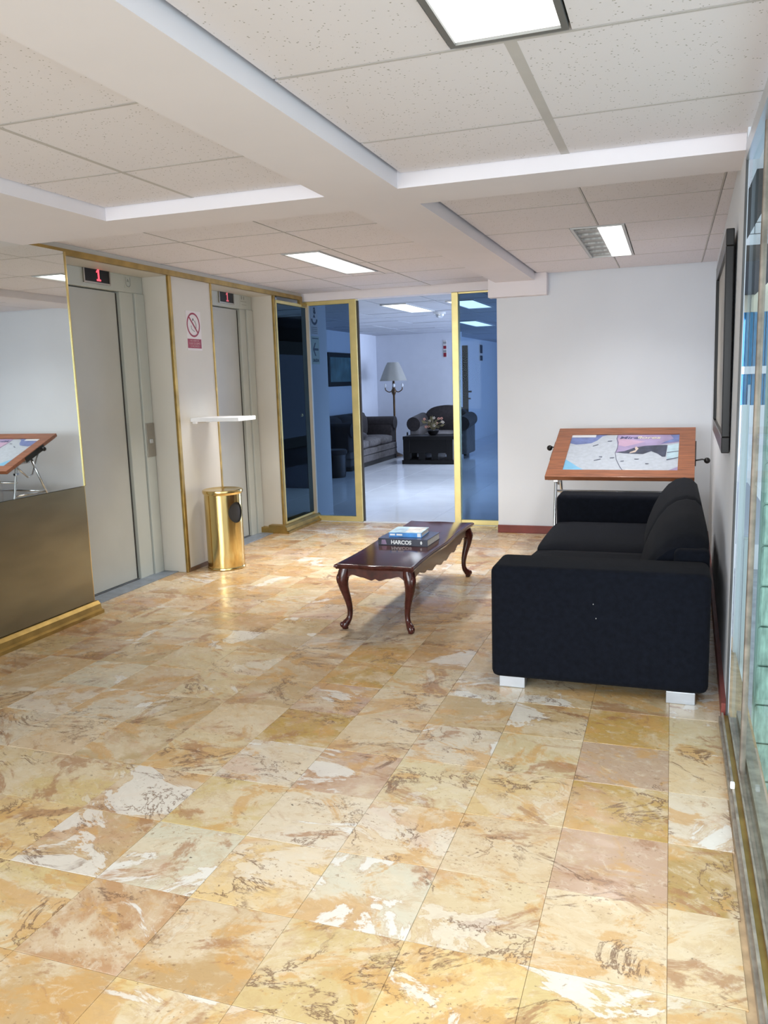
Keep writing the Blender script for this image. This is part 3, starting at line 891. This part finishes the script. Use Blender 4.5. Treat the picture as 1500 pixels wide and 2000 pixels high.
# ------------------------------------------------------------------ map stand
def map_stand():
    t = thing('map_stand', (-.37, 7.0, 0), 'tilted wooden map board on chrome tube legs behind the black sofa', 'map stand')
    # board frame: u across, v up the slope, w out of the face
    O = Vector((-.945, 6.60, .672)); U = Vector((1, 0, 0)); V = Vector((.02, .80, .330)).normalized(); Wn = U.cross(V).normalized()
    LU, LV = 1.125, .866
    def P(u, v, w): return O + U*u + V*v + Wn*w
    def slab(u0, u1, v0, v1, w0, w1):
        bm = bmesh.new()
        v = [bm.verts.new(P(a, b, c)) for c in (w0, w1) for b in (v0, v1) for a in (u0, u1)]
        for f in ((0, 2, 3, 1), (4, 5, 7, 6), (0, 1, 5, 4), (2, 6, 7, 3), (0, 4, 6, 2), (1, 3, 7, 5)): bm.faces.new([v[i] for i in f])
        return bm
    s, b_ = .125, .115
    part('frame_rail', slab(0, LU, 0, b_, 0, .036), lecwood, t, bevel=.003)
    part('frame_rail', slab(0, LU, LV-b_, LV, 0, .036), lecwood, t, bevel=.003)
    part('frame_stile', slab(0, s, b_, LV-b_, 0, .036), lecwood, t, bevel=.003)
    part('frame_stile', slab(LU-s, LU, b_, LV-b_, 0, .036), lecwood, t, bevel=.003)
    part('backing_board', slab(.02, LU-.02, .02, LV-.02, -.012, .018), mat('grey_backing', (.33, .34, .32), .7, var=.2), t)
    mu0, mu1, mv0, mv1 = s, LU-s, b_, LV-b_
    mw_, mh = mu1-mu0, mv1-mv0
    cols = {
        'land': mat('map_land', (.41, .45, .51), .35, var=.08, scale=30),
        'sea': mat('map_sea', (.18, .42, .62), .35, var=.12, scale=10),
        'white': mat('map_white', (.62, .64, .68), .35),
        'bay': mat('map_bay', (.13, .17, .36), .35, var=.3, scale=12),
        'dusk': mat('map_dusk_sky', (.33, .27, .44), .35, var=.25, scale=5),
        'cliff': mat('map_cliff', (.045, .052, .085), .35, var=.4, scale=14),
        'pink': mat('map_pink', (.48, .33, .46), .35, var=.1, scale=8),
        'inset': mat('map_inset', (.40, .54, .61), .35, var=.15, scale=18),
        'line': mat('map_line', (.10, .11, .16), .5),
        'gold': mat('map_light', (.55, .45, .38), .35)}
    part('map_sheet', slab(mu0-.004, mu1+.004, mv0-.004, mv1+.004, .018, .024), cols['land'], t)
    def region(poly, c, w=.0245):
        bm = bmesh.new()
        bm.faces.new([bm.verts.new(P(mu0+a*mw_, mv0+b*mh, w)) for a, b in poly])
        bmesh.ops.solidify
        part('map_print', bm, cols[c], t)
    region([(0, 0), (.21, 0), (.13, .10), (.05, .23), (0, .30)], 'sea')
    region([(0, .93), (.23, .93), (.23, 1), (0, 1)], 'white', .0252)
    region([(0, .76), (.06, .72), (.14, .74), (.20, .76), (.25, .84), (.29, .96), (.34, 1), (0, 1)], 'bay')
    region([(.43, 1), (.435, .80), (.45, .70), (.44, .48), (.50, .50), (.60, .56), (.72, .66), (.86, .72), (1, .78), (1, 1)], 'dusk')
    region([(.44, .90), (.455, .70), (.52, .66), (.60, .72), (.70, .80), (.56, .86)], 'pink', .0249)
    region([(.44, .50), (.52, .53), (.60, .62), (.70, .68), (.84, .70), (.90, .70), (.89, .38), (.86, .38), (.82, .46), (.76, .53), (.69, .45), (.60, .46), (.52, .47)], 'cliff', .0253)
    region([(.57, .47), (.62, .50), (.645, .60), (.62, .66), (.61, .62), (.62, .56), (.57, .50)], 'gold', .0257)
    region([(.84, .74), (.93, .78), (1, .80), (1, 1), (.92, .99), (.95, .88), (.88, .80)], 'bay', .0256)
    region([(.90, .30), (1, .34), (1, .74), (.90, .68)], 'inset', .0258)
    region([(.90, .48), (1, .52), (1, .54), (.90, .50)], 'line', .0261)
    region([(.90, .28), (1, .35), (1, .37), (.90, .31)], 'line', .0261)
    region([(.52, 0), (.74, 0), (.70, .04), (.56, .05)], 'white')
    region([(.90, 0), (1, 0), (1, .12)], 'dusk')
    path = [(.435, .98), (.43, .88), (.45, .78), (.452, .60), (.44, .48), (.46, .30), (.50, .12), (.53, .02)]
    bm = bmesh.new()
    for (a, b), (c, d) in zip(path, path[1:]):
        bm.faces.new([bm.verts.new(P(mu0+x*mw_, mv0+y*mh, .0262)) for x, y in ((a-.003, b), (a+.003, b), (c+.003, d), (c-.003, d))])
    part('map_road', bm, cols['line'], t)
    for a, b, l, k in ((.22, .66, .05, .05), (.35, .80, .04, .01), (.26, .26, .06, .04), (.40, .33, .04, .01), (.30, .36, .03, .0), (.72, .18, .03, .0), (.50, .24, .03, .01), (.62, .30, .04, 0)):
        region([(a, b), (a+l, b+k), (a+l, b+k+.022), (a, b+.022)], 'line', .0262)
    words('lettering', 'Mira', .062, P(mu0+.54*mw_, mv0+.91*mh, .0262), U, V, mat('map_title_dark', (.10, .10, .20), .5), t, extrude=.0002, shear=.2, bold=.001, sx=1.35)
    words('lettering', 'flores', .062, P(mu0+.72*mw_, mv0+.91*mh, .0262), U, V, mat('map_title_cream', (.66, .62, .50), .5), t, extrude=.0002, shear=.2, bold=.001, sx=1.35)
    # legs: one bent tube frame near each end
    for ux in (.065, LU-.11):
        x = O.x+ux
        top = P(ux, .40, -.02)
        f = [(x, 6.98, top.z-.045), (x, 6.86, top.z-.05), (x, 6.80, top.z-.085), (x, 6.785, top.z-.16), (x, 6.70, .25), (x, 6.66, .012)]
        part('front_leg', tube(curve_pts(f, 5), .0135, n=10), chrome, t, smooth=True)
        r = [(x, 7.02, top.z-.02), (x, 7.20, .42), (x, 7.42, .012)]
        part('rear_leg', tube(r, .0135, n=10), chrome, t, smooth=True)
        part('side_brace', tube([(x, 6.77, .42), (x, 7.20, .42)], .010, n=8), chrome, t, smooth=True)
        part('clamp', box(x-.02, x+.02, 6.765, 6.81, top.z-.17, top.z-.145), chrome, t, bevel=.004)
        part('support_arm', tube([P(ux, .20, -.015), (x, 6.95, .60), (x, 7.02, .62), P(ux, .62, -.015)], .010, n=8), chrome, t, smooth=True)
    part('cross_brace', tube([(O.x+.065, 7.20, .42), (O.x+LU-.11, 7.20, .42)], .011, n=8), chrome, t, smooth=True)
    part('cross_brace', tube([(O.x+.065, 6.79, .56), (O.x+LU-.11, 6.79, .56)], .011, n=8), chrome, t, smooth=True)
    for e, sg in ((0, -1), (LU, 1)):
        a = P(e, .52, .0)
        pl_ = part('side_plate', slab(e-.004 if sg < 0 else e, e if sg < 0 else e+.008, .30, .62, -.03, .03), blackm, t)
        off = .09 if sg > 0 else .045
        vv = .34 if sg > 0 else .56
        q0 = P(e, vv, 0)
        part('lever', tube([q0, q0+U*sg*off*.6+V*.02, q0+U*sg*off], .006, n=8), blackm, t, smooth=True)
        part('knob', ellipsoid(q0+U*sg*off, (.024, .024, .024)), black, t, smooth=True)
map_stand()

# ------------------------------------------------------------------ picture on the street-side wall
def picture():
    t = thing('framed_picture', (.24, 4.9, 1.1), 'large black framed picture hung high on the wall over the black sofa', 'picture')
    ya, yb, za, zb = 4.15, 5.75, 1.115, 2.13
    fw_, dep = .075, .036
    def shift(y, z): return XR(y)-.004-.010*(z-za)/(zb-za)     # leans out at the top
    def slab(y0, y1, z0, z1, d0, d1):
        bm = bmesh.new()
        v = [bm.verts.new((shift(y, z)-d, y, z)) for d in (d0, d1) for z in (z0, z1) for y in (y0, y1)]
        for f in ((0, 2, 3, 1), (4, 5, 7, 6), (0, 1, 5, 4), (2, 6, 7, 3), (0, 4, 6, 2), (1, 3, 7, 5)): bm.faces.new([v[i] for i in f])
        return bm
    part('frame_rail', slab(ya, yb, za, za+fw_, 0, dep), black, t, bevel=.004)
    part('frame_rail', slab(ya, yb, zb-fw_, zb, 0, dep), black, t, bevel=.004)
    part('frame_stile', slab(ya, ya+fw_, za+fw_, zb-fw_, 0, dep), black, t, bevel=.004)
    part('frame_stile', slab(yb-fw_, yb, za+fw_, zb-fw_, 0, dep), black, t, bevel=.004)
    part('canvas', slab(ya+fw_, yb-fw_, za+fw_, zb-fw_, .004, .018), mat('pale_canvas', (.46, .45, .43), .6, var=.25, scale=4), t)
picture()

# ------------------------------------------------------------------ glass partition to the hall
def bars(name, spec, m, parent):
    for s in spec: part(name, box(*s), m, parent, bevel=.003)
W1 = struct('window_1', box(-3.66, -3.19, YG-.004, YG+.004, .05, 2.31), tintglass)
bars('frame_bar', [(-3.195, -3.118, YG-.03, YG+.05, 0, 2.345), (-3.72, -3.195, YG-.025, YG+.025, .0, .055), (-3.72, -3.195, YG-.025, YG+.025, 2.305, 2.345)], gold, W1)
part('door_track', box(-3.118, -3.108, YG, YG+.04, 0, 2.33), gap, W1)
part('corner_post', box(-3.69, -3.655, YG-.03, YG+.01, .05, 2.31), mat('pale_corner', (.62, .56, .44), .4, .3), W1)
W2 = struct('window_2', box(-2.03, -1.58, YG-.004, YG+.004, .05, 2.33), tintglass)
bars('frame_bar', [(-2.095, -2.028, YG-.03, YG+.05, 0, 2.345), (-2.028, -1.57, YG-.025, YG+.025, .0, .05), (-2.028, -1.57, YG-.02, YG+.02, 2.328, 2.345)], gold, W2)
W3 = struct('window_3', box(XL-.006, XL+.002, 7.475, 8.19, .08, 2.30), darkglass)
bars('frame_bar', [(XL-.02, XL+.02, 7.47, 8.20, 2.285, 2.315), (XL-.02, XL+.015, 7.47, 8.20, .06, .10)], gold, W3)
part('frame_bar', box(XL-.02, XL+.014, 7.468, 7.49, .08, 2.30), gold, W3, bevel=.002)
struct('trim_12', box(-3.11, -2.095, 8.16, 8.20, -.004, .004), mat('threshold', (.66, .66, .66), .4, .2))

# ------------------------------------------------------------------ hall beyond
HF = struct('floor_hall', box(-7.4, 1.0, 8.14, 25.0, -.10, -.006), hallgrout)
hp = .75
nx = 0
for i in range(8):
    for j in range(16):
        xa, ya = -6.9+i*hp, 8.15+j*hp
        o = link(bpy.data.objects.new('tile', tile_mesh(hp-.003, hp-.003, 'hall_tile', halltile, .010, .001)))
        o.parent = HF; o.location = (xa+hp/2, ya+hp/2, 0)
part('floor_slab', box(-6.9, 1.0, 20.15, 25, -.05, 0), halltile, HF)
struct('wall_hall_left', box(-6.0, -5.85, 10.9, 16.7, 0, 2.43), hallwall)
struct('wall_hall_back', box(-5.9, -4.05, 16.45, 16.60, 0, 2.43), hallwall)
struct('wall_corridor', box(-4.65, -4.5, 17.5, 24.5, 0, 2.43), hallwall)
struct('wall_corridor_end', box(-5.0, 1.0, 24.5, 24.6, 0, 2.43), hallwall)
struct('wall_hall_side', box(-3.78, XL, 8.26, 8.74, 0, 2.43), hallwall)
struct('wall_panelled', box(-6.9, -4.70, 10.75, 10.9, 0, 2.43), hallwood)
bmx = box(-6.9, -6.75, 7.475, 10.75, 0, 2.43)
struct('wall_hall_alcove', bmx, hallwood)
HC = struct('ceiling_hall', box(-7.0, 1.0, 8.3, 25.0, 2.46, 2.6), gap)
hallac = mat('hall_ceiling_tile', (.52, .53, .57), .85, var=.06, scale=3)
for i in range(8):
    for j in range(14):
        xa, ya = -6.9+i*.70, 8.3+j*.72
        part('ceiling_tile', box(xa+.009, xa+.691, ya+.009, ya+.711, 2.425+random.choice((0, 0, .002, .004)), 2.44), hallac, HC)
part('ceiling_slab', box(-6.9, 1.0, 18.4, 25, 2.425, 2.44), hallac, HC)
HB = (.72, .83, 1)
def hall_light(b, label, p):
    return ceiling_light(b, label, p, HB, lampblue, z=2.418)
hall_light((-3.42, -3.08, 9.80, 11.10), 'bright hall ceiling light seen through the open glass doorway', 20)
hall_light((-2.60, -2.25, 9.84, 11.06), 'hall ceiling light seen highest through the narrow tinted pane', 18)
hall_light((-3.38, -3.03, 13.42, 14.95), 'hall ceiling light seen lower through the narrow tinted pane', 24)
# dark double door in the panelled wall
D3 = struct('door_3', box(-5.55, -4.75, 10.71, 10.75, 0, 2.1), hallwood)
part('door_edge', box(-4.752, -4.735, 10.69, 10.75, 0, 2.3), mat('grey_strip', (.25, .23, .22), .4, .4), D3)
part('door_knob', ellipsoid((-4.95, 10.69, 1.05), (.03, .03, .03)), polbrass, D3, smooth=True)
# open dark door at the corridor
D4 = struct('door_4', box(-4.22, -4.02, 16.95, 17.0, 0, 2.17), hallwood)
part('door_handle', tube([(-4.03, 16.94, 1.22), (-4.03, 16.90, 1.22), (-3.93, 16.90, 1.22)], .018, n=8), blackm, D4)
part('door_lock', box(-4.04, -3.96, 16.92, 16.95, 1.06, 1.09), blackm, D4)
# vertical signs in the hall
t = thing('safety_sign', (-4.36, 16.44, 1.88), 'narrow vertical red and white sign on the far hall wall', 'sign')
part('card', box(-4.40, -4.33, 16.435, 16.45, 1.93, 2.27), signwhite, t)
for z0, z1, m in ((2.20, 2.24, mk), (2.10, 2.16, signred), (2.03, 2.07, mk), (1.94, 2.02, signred)):
    part('print', box(-4.395, -4.335, 16.431, 16.435, z0, z1), m, t)
t = thing('safety_sign', (-4.49, 20.5, 1.9), 'small dark vertical sign on the blue corridor wall behind tinted glass', 'sign')
part('card', box(-4.5, -4.49, 20.2, 20.6, 1.90, 2.32), signwhite, t)
part('print', box(-4.49, -4.486, 20.25, 20.55, 2.10, 2.30), signdark, t)
part('print', box(-4.49, -4.486, 20.25, 20.55, 1.92, 2.04), signdark, t)
# signs on the white wall end just behind the corner glass
sxx = XL+.003
t = thing('column_notice', (sxx, 8.42, 1.98), 'white notice with bold black signs on the wall end behind the corner glass', 'sign')
part('card', box(XL, sxx, 8.31, 8.50, 2.02, 2.33), signwhite, t)
words('lettering', 'a', .13, (sxx+.001, 8.42, 2.285), (0, 1, 0), (0, 0, 1), signdark, t, bold=.004)
b = bmesh.new()
for q in range(12):
    a0, a1 = math.pi*(1+q/12), math.pi*(1+(q+1)/12)
    b.faces.new([b.verts.new((sxx+.0012, 8.41+r*math.cos(a)*1.0, 2.185+r*.75*math.sin(a))) for r, a in ((.05, a0), (.085, a0), (.085, a1), (.05, a1))])
bmesh.ops.remove_doubles(b, verts=b.verts, dist=1e-5)
part('arc_print', b, signdark, t)
part('triangle_print', prism([(8.38, 2.20), (8.44, 2.20), (8.41, 2.24)], 'x', sxx, sxx+.001), signdark, t)
for q in range(4):
    part('print', box(sxx, sxx+.001, 8.33, 8.48, 2.03+q*.02, 2.04+q*.02), mk, t)
t = thing('exit_sign', (sxx, 8.42, 1.72), 'pale green exit sign with a dark arrow under the notice behind the corner glass', 'sign')
part('card', box(XL, sxx, 8.31, 8.52, 1.70, 2.00), signgreen, t)
b = prism([(8.345, 1.86), (8.40, 1.93), (8.425, 1.93), (8.385, 1.872), (8.49, 1.872), (8.49, 1.848), (8.385, 1.848), (8.425, 1.79), (8.40, 1.79)], 'x', sxx, sxx+.001)
part('arrow_print', b, signdark, t)
part('print', box(sxx, sxx+.001, 8.33, 8.50, 1.972, 1.982), signdark, t)
words('lettering', 'SALIDA', .048, (sxx+.001, 8.415, 1.74), (0, 1, 0), (0, 0, 1), signdark, t, bold=.001)

# dome camera
t = thing('dome_camera', (-3.10, 11.42, 2.35), 'small white dome camera on the hall ceiling beside the lit lamp', 'camera')
part('mount', lathe(-3.10, 11.42, [(.02, 2.395), (.085, 2.395), (.085, 2.424), (.02, 2.424)], n=24), whitep, t, smooth=40)
part('dome', ellipsoid((-3.10, 11.42, 2.392), (.062, .062, .05)), alu, t, smooth=True)

# hall painting
t = thing('wall_painting', (-5.83, 14.0, 1.5), 'black framed dark teal painting on the hall wall behind tinted glass', 'painting')
ya, yb, za, zb = 13.75, 15.3, 1.42, 2.03
for s in ((ya, yb, za, za+.08), (ya, yb, zb-.08, zb)):
    part('frame_rail', box(-5.85, -5.80, *s), black, t, bevel=.004)
for s in ((ya, ya+.08, za+.08, zb-.08), (yb-.08, yb, za+.08, zb-.08)):
    part('frame_stile', box(-5.85, -5.80, *s), black, t, bevel=.004)
part('canvas', box(-5.845, -5.825, ya+.08, yb-.08, za+.08, zb-.08), mat('teal_canvas', (.10, .19, .20), .5, var=.4, scale=5), t)

# floor lamp
def floor_lamp(x, y):
    t = thing('floor_lamp', (x, y, 0), 'bronze floor lamp with a pale bell shade and candle arms in the hall', 'floor lamp')
    part('base', lathe(x, y, [(.02, 0), (.15, 0), (.15, .02), (.10, .045), (.04, .07), (.022, .12)], n=24), antique, t, smooth=40)
    part('pole', lathe(x, y, [(.018, .11), (.022, .5), (.03, .55), (.02, .6), (.022, 1.2), (.045, 1.26), (.05, 1.30), (.03, 1.34), (.022, 1.48), (.012, 1.52)], n=16), antique, t, smooth=40)
    bm = bmesh.new(); n = 28
    prof = [(.27, 1.49), (.255, 1.52), (.225, 1.60), (.185, 1.70), (.145, 1.79), (.115, 1.84), (.11, 1.85)]
    rings = [[bm.verts.new((x+r*(1+.03*math.cos(7*2*math.pi*q/n))*math.cos(2*math.pi*q/n), y+r*(1+.03*math.cos(7*2*math.pi*q/n))*math.sin(2*math.pi*q/n), z)) for q in range(n)] for r, z in prof]
    for a, b in zip(rings, rings[1:]):
        for q in range(n): bm.faces.new((a[q], a[(q+1) % n], b[(q+1) % n], b[q]))
    bm.faces.new(rings[-1])
    part('lamp_shade', bm, shade, t, smooth=60)
    for k in range(4):
        a = math.radians(20+90*k)
        c, s = math.cos(a), math.sin(a)
        arm = part('candle_arm', tube(curve_pts([(x+.02*c, y+.02*s, 1.30), (x+.09*c, y+.09*s, 1.27), (x+.16*c, y+.16*s, 1.31), (x+.17*c, y+.17*s, 1.36)], 4), .010, n=8), antique, t, smooth=True)
        part('bulb', ellipsoid((x+.17*c, y+.17*s, 1.40), (.024, .024, .04), u=12, v=8), whitep, arm, smooth=True)
floor_lamp(-5.22, 15.65)

# hall sofa
def hall_sofa():
    t = thing('hall_sofa', (-5.45, 14.1, 0), 'dark velvet sofa with taupe seat and rolled arms along the hall wall', 'sofa')
    x0, x1 = -5.84, -5.06
    y0, y1 = 12.75, 15.30
    part('base', softbox(x0, x1, y0+.05, y1-.02, .07, .32, .03, 3), taupe, t, smooth=60)
    part('base_trim', box(x0, x1+.004, y0+.05, y1-.03, .20, .212), blackm, t)
    part('plinth', box(x0+.02, x1-.02, y0+.07, y1-.05, 0, .07), blackm, t)
    for q in range(3):
        a, b = y0+.32+(y1-y0-.60)*q/3, y0+.32+(y1-y0-.60)*(q+1)/3
        part('seat_cushion', cushion(x0+.22, x1+.01, a+.004, b-.004, .32, .47, .05, .02), taupe, t, smooth=True)
        part('back_cushion', cushion(x0+.06, x0+.30, a+.004, b-.004, .46, .86, .08, .03), velvet, t, smooth=True)
    part('backrest', softbox(x0, x0+.16, y0+.05, y1-.05, .32, .90, .06, 4), velvet, t, smooth=60)
    for yy in (y0+.14, y1-.14):
        part('armrest', softbox(x0, x1-.02, yy-.12, yy+.12, .32, .70, .03, 3), velvet, t, smooth=60)
        part('arm_roll', tube([(x0+.02, yy, .69), (x1+.015, yy, .69)], .125, n=20), velvet, t, smooth=40)
    part('throw_pillow', ellipsoid((x1-.30, 13.75, .53), (.24, .26, .09)), velvet, t, smooth=True)
    for a in (y0+.12, y1-.06):
        part('leg', box(x1-.06, x1-.01, a-.03, a+.03, 0, .075), blackm, t)
hall_sofa()
# dark pouf at the near end
def armchair():
    t = thing('armchair', (-4.05, 15.45, 0), 'dark upholstered armchair with rolled arms and arched back in the hall', 'armchair')
    cx, cy = -4.16, 15.45
    part('seat_base', softbox(cx-.36, cx+.36, cy-.42, cy+.36, .08, .36, .03, 3), velvet, t, smooth=60)
    part('seat_cushion', cushion(cx-.27, cx+.27, cy-.44, cy+.22, .36, .50, .05, .02), taupe, t, smooth=True)
    n = 16
    prof = [(cx-.40, .36), (cx-.41, .70)] + [(cx-.41*math.cos(math.pi*q/n), .76+.23*math.sin(math.pi*q/n)**.8) for q in range(n+1)] + [(cx+.41, .70), (cx+.40, .36)]
    part('backrest', prism(prof, 'y', cy+.16, cy+.40), velvet, t, bevel=.02, smooth=50)
    for sg in (-1, 1):
        part('armrest', softbox(cx+sg*.46-.10, cx+sg*.46+.10, cy-.40, cy+.30, .08, .68, .03, 3), taupe, t, smooth=60)
        part('arm_roll', tube([(cx+sg*.48, cy-.42, .66), (cx+sg*.48, cy+.26, .72)], .135, n=20), velvet, t, smooth=40)
        for yy in (-.36, .28):
            part('leg', box(cx+sg*.36-.03, cx+sg*.36+.03, cy+yy-.03, cy+yy+.03, 0, .09), blackm, t)
armchair()
def hall_table():
    t = thing('hall_coffee_table', (-4.08, 14.3, 0), 'low black box coffee table with open base in the hall', 'table')
    x0, x1, y0, y1 = -4.56, -3.60, 14.03, 14.65
    part('tabletop', box(x0+.02, x1+.02, y0, y1, .44, .50), black, t, bevel=.004)
    part('shelf_box', box(x0+.13, x1-.13, y0+.04, y1-.04, .20, .44), black, t, bevel=.004)
    part('plinth', box(x0, x1, y0, y1, 0, .075), black, t, bevel=.004)
    for a in (x0+.02, x1-.14):
        for b in (y0+.02, y1-.14):
            part('leg', box(a, a+.12, b, b+.12, .075, .44), black, t, bevel=.004)
    for a in (x0+.30, x1-.42):
        part('upright', box(a, a+.12, y0+.05, y1-.05, .075, .20), black, t)
hall_table()
def side_table():
    t = thing('side_table', (-4.88, 15.92, 0), 'small glass topped side table between the hall sofa and armchair', 'table')
    x0, x1, y0, y1 = -5.02, -4.74, 15.75, 16.1
    part('glass_top', box(x0, x1, y0, y1, .46, .475), clearglass, t)
    part('lower_shelf', box(x0, x1, y0, y1, .16, .22), black, t, bevel=.004)
    for a in (x0+.01, x1-.04):
        for b in (y0+.01, y1-.04):
            part('leg', box(a, a+.03, b, b+.03, 0, .46), chrome, t)
side_table()
def flowers():
    x, y, z = -4.06, 14.35, .50
    t = thing('flower_arrangement', (x, y, z), 'dried flower arrangement in a dark bowl on the hall coffee table', 'flowers')
    part('bowl', lathe(x, y, [(.05, z), (.08, z+.02), (.11, z+.08), (.10, z+.10), (.02, z+.09)], n=20), black, t, smooth=40)
    rnd = random.Random(3)
    for k in range(24):
        a = rnd.uniform(0, 2*math.pi); r = rnd.uniform(.03, .19); h = rnd.uniform(.06, .24)*(1.15-r*1.4)
        tip = Vector((x+r*math.cos(a)*1.15, y+r*math.sin(a)*.6, z+.08+h))
        st = part('stem', tube([(x+.02*math.cos(a), y, z+.09), (x+r*.5*math.cos(a), y+r*.3*math.sin(a), z+.10+h*.7), tip], .004, n=5), leafm, t)
        if k % 2:
            m = (petal, petal2)[(k//2) % 2]
            bm = bmesh.new()
            for q in range(5):
                b2 = 2*math.pi*q/5
                ellipsoid(tip+Vector((.018*math.cos(b2), .008*math.sin(b2), .016*math.sin(b2))), (.012, .006, .010), bm, u=6, v=4)
            part('blossom', bm, m, st, smooth=True)
        else:
            d = (tip-Vector((x, y, z+.1))).normalized(); sd = d.cross(Vector((0, 1, 0))).normalized()*.022
            bm = bmesh.new()
            b0 = tip-d*.06
            bm.faces.new([bm.verts.new(p) for p in (b0, tip-d*.02+sd, tip+d*.04, tip-d*.02-sd)])
            part('leaf', bm, leafm, st)
flowers()
# little potted palm-dark urn by the sofa end in front of the glass
t = thing('hall_stool', (-5.0, 12.2, 0), 'dark round stool beside the near end of the hall sofa', 'stool')
part('seat', lathe(-5.05, 12.05, [(.02, .36), (.19, .36), (.21, .38), (.21, .42), (.19, .44), (.02, .445)], n=24), velvet, t, smooth=40)
part('body', lathe(-5.05, 12.05, [(.02, 0), (.17, 0), (.18, .05), (.19, .36), (.02, .36)], n=24), hallwood, t, smooth=40)

# ------------------------------------------------------------------ street-side glazing
xs0, xs1 = .235, .315
W4 = struct('window_4', box(.276, .282, -1.85, 3.08, .06, 2.30), clearglass)
part('pane', box(.276, .282, 3.12, 3.63, .06, 2.30), clearglass, W4)
part('end_post', box(XR(3.65)-.003, XR(3.65)+.005, 3.630, 3.652, 0, 2.36), frameb, W4)
part('mullion', box(.269, .289, 3.09, 3.115, 0, 2.36), rust, W4, bevel=.003)
part('head_track', box(.25, .30, -1.85, 3.63, 2.30, 2.36), alu, W4)
b = box(.225, .335, -1.85, 3.63, 0, .028); box(.235, .243, -1.85, 3.63, .028, .045, b); box(.262, .268, -1.85, 3.63, .028, .045, b); box(.296, .335, -1.85, 3.63, .028, .06, b)
part('sill_track', b, mat('track_metal', (.34, .30, .25), .45, .5, var=.3, scale=20), W4)
part('latch', box(.228, .243, 2.93, 2.95, .045, .066), whitep, W4, bevel=.003)
part('brass_line', box(.243, .262, -1.85, 3.63, .028, .033), brass, W4)
struct('wall_sill', box(.335, .345, -1.85, 3.3, -1.2, .045), mat('pink_sill', (.46, .36, .29), .7, var=.15, scale=8))
# pavement and the building across
struct('ground', box(.36, 14, -3, 24, -1.4, -1.2), concrete)
BLD = struct('wall_street', box(.55, 3.0, 12.05, 12.4, -1.2, 4.6), concrete)
part('render_band', box(.60, 2.0, 12.0, 12.05, 2.24, 2.80), creamblock, BLD)
part('render_pier', box(.955, .985, 11.97, 12.0, 2.24, 2.72), creamblock, BLD)
part('lintel_band', box(.60, 2.0, 12.0, 12.05, 2.80, 2.94), mat('dark_concrete', (.20, .21, .23), .9, var=.2), BLD)
part('white_base', box(.55, 2.0, 11.98, 12.05, -1.2, 1.03), whitep, BLD)
for q in range(20):
    part('shutter_slat', box(.60+q*.05, .642+q*.05, 12.0, 12.03, 1.03, 2.24), blueshut, BLD)
part('pale_post', box(.955, .985, 11.95, 12.0, -1.2, 1.30), paleblue, BLD)
part('shutter_rail', box(.60, 1.6, 11.96, 12.0, 1.44, 1.54), whitep, BLD)
for r in range(11):
    for q in range(7):
        part('block', box(.57+q*.20+(r % 2)*.1, .762+q*.20+(r % 2)*.1, 12.0, 12.05, 2.95+r*.14, 3.08+r*.14), concrete, BLD)
GT = struct('wall_gate', box(.345, .378, 4.62, 4.66, -1.2, 1.32), whitep)
part('post', box(.380, .425, 4.60, 4.64, -1.2, .62), whitep, GT)
part('post_cap', box(.378, .428, 4.595, 4.645, .62, .635), alu, GT)
# glass brick screen just outside
GB = struct('wall_glass_brick', box(.40, 1.4, 4.03, 4.10, -1.2, 3.2), gblock2)
for r in range(23):
    for q in range(5):
        part('glass_brick', box(.405+q*.2, .598+q*.2, 4.0, 4.035, -1.19+r*.19, -1.006+r*.19), greenglass, GB, bevel=.008, seg=1)

# ------------------------------------------------------------------ lettering becomes plain meshes
bpy.context.view_layer.update()
dg = bpy.context.evaluated_depsgraph_get()
for o in [o for o in S.objects if o.type == 'FONT']:
    me = bpy.data.meshes.new_from_object(o.evaluated_get(dg), depsgraph=dg)
    n = bpy.data.objects.new('mesh_tmp', me)
    m_ = o.data.materials[0]
    if not me.materials: me.materials.append(m_)
    link(n); n.parent = o.parent; n.matrix_local = o.matrix_local.copy()
    nm = o.name; bpy.data.objects.remove(o); n.name = nm
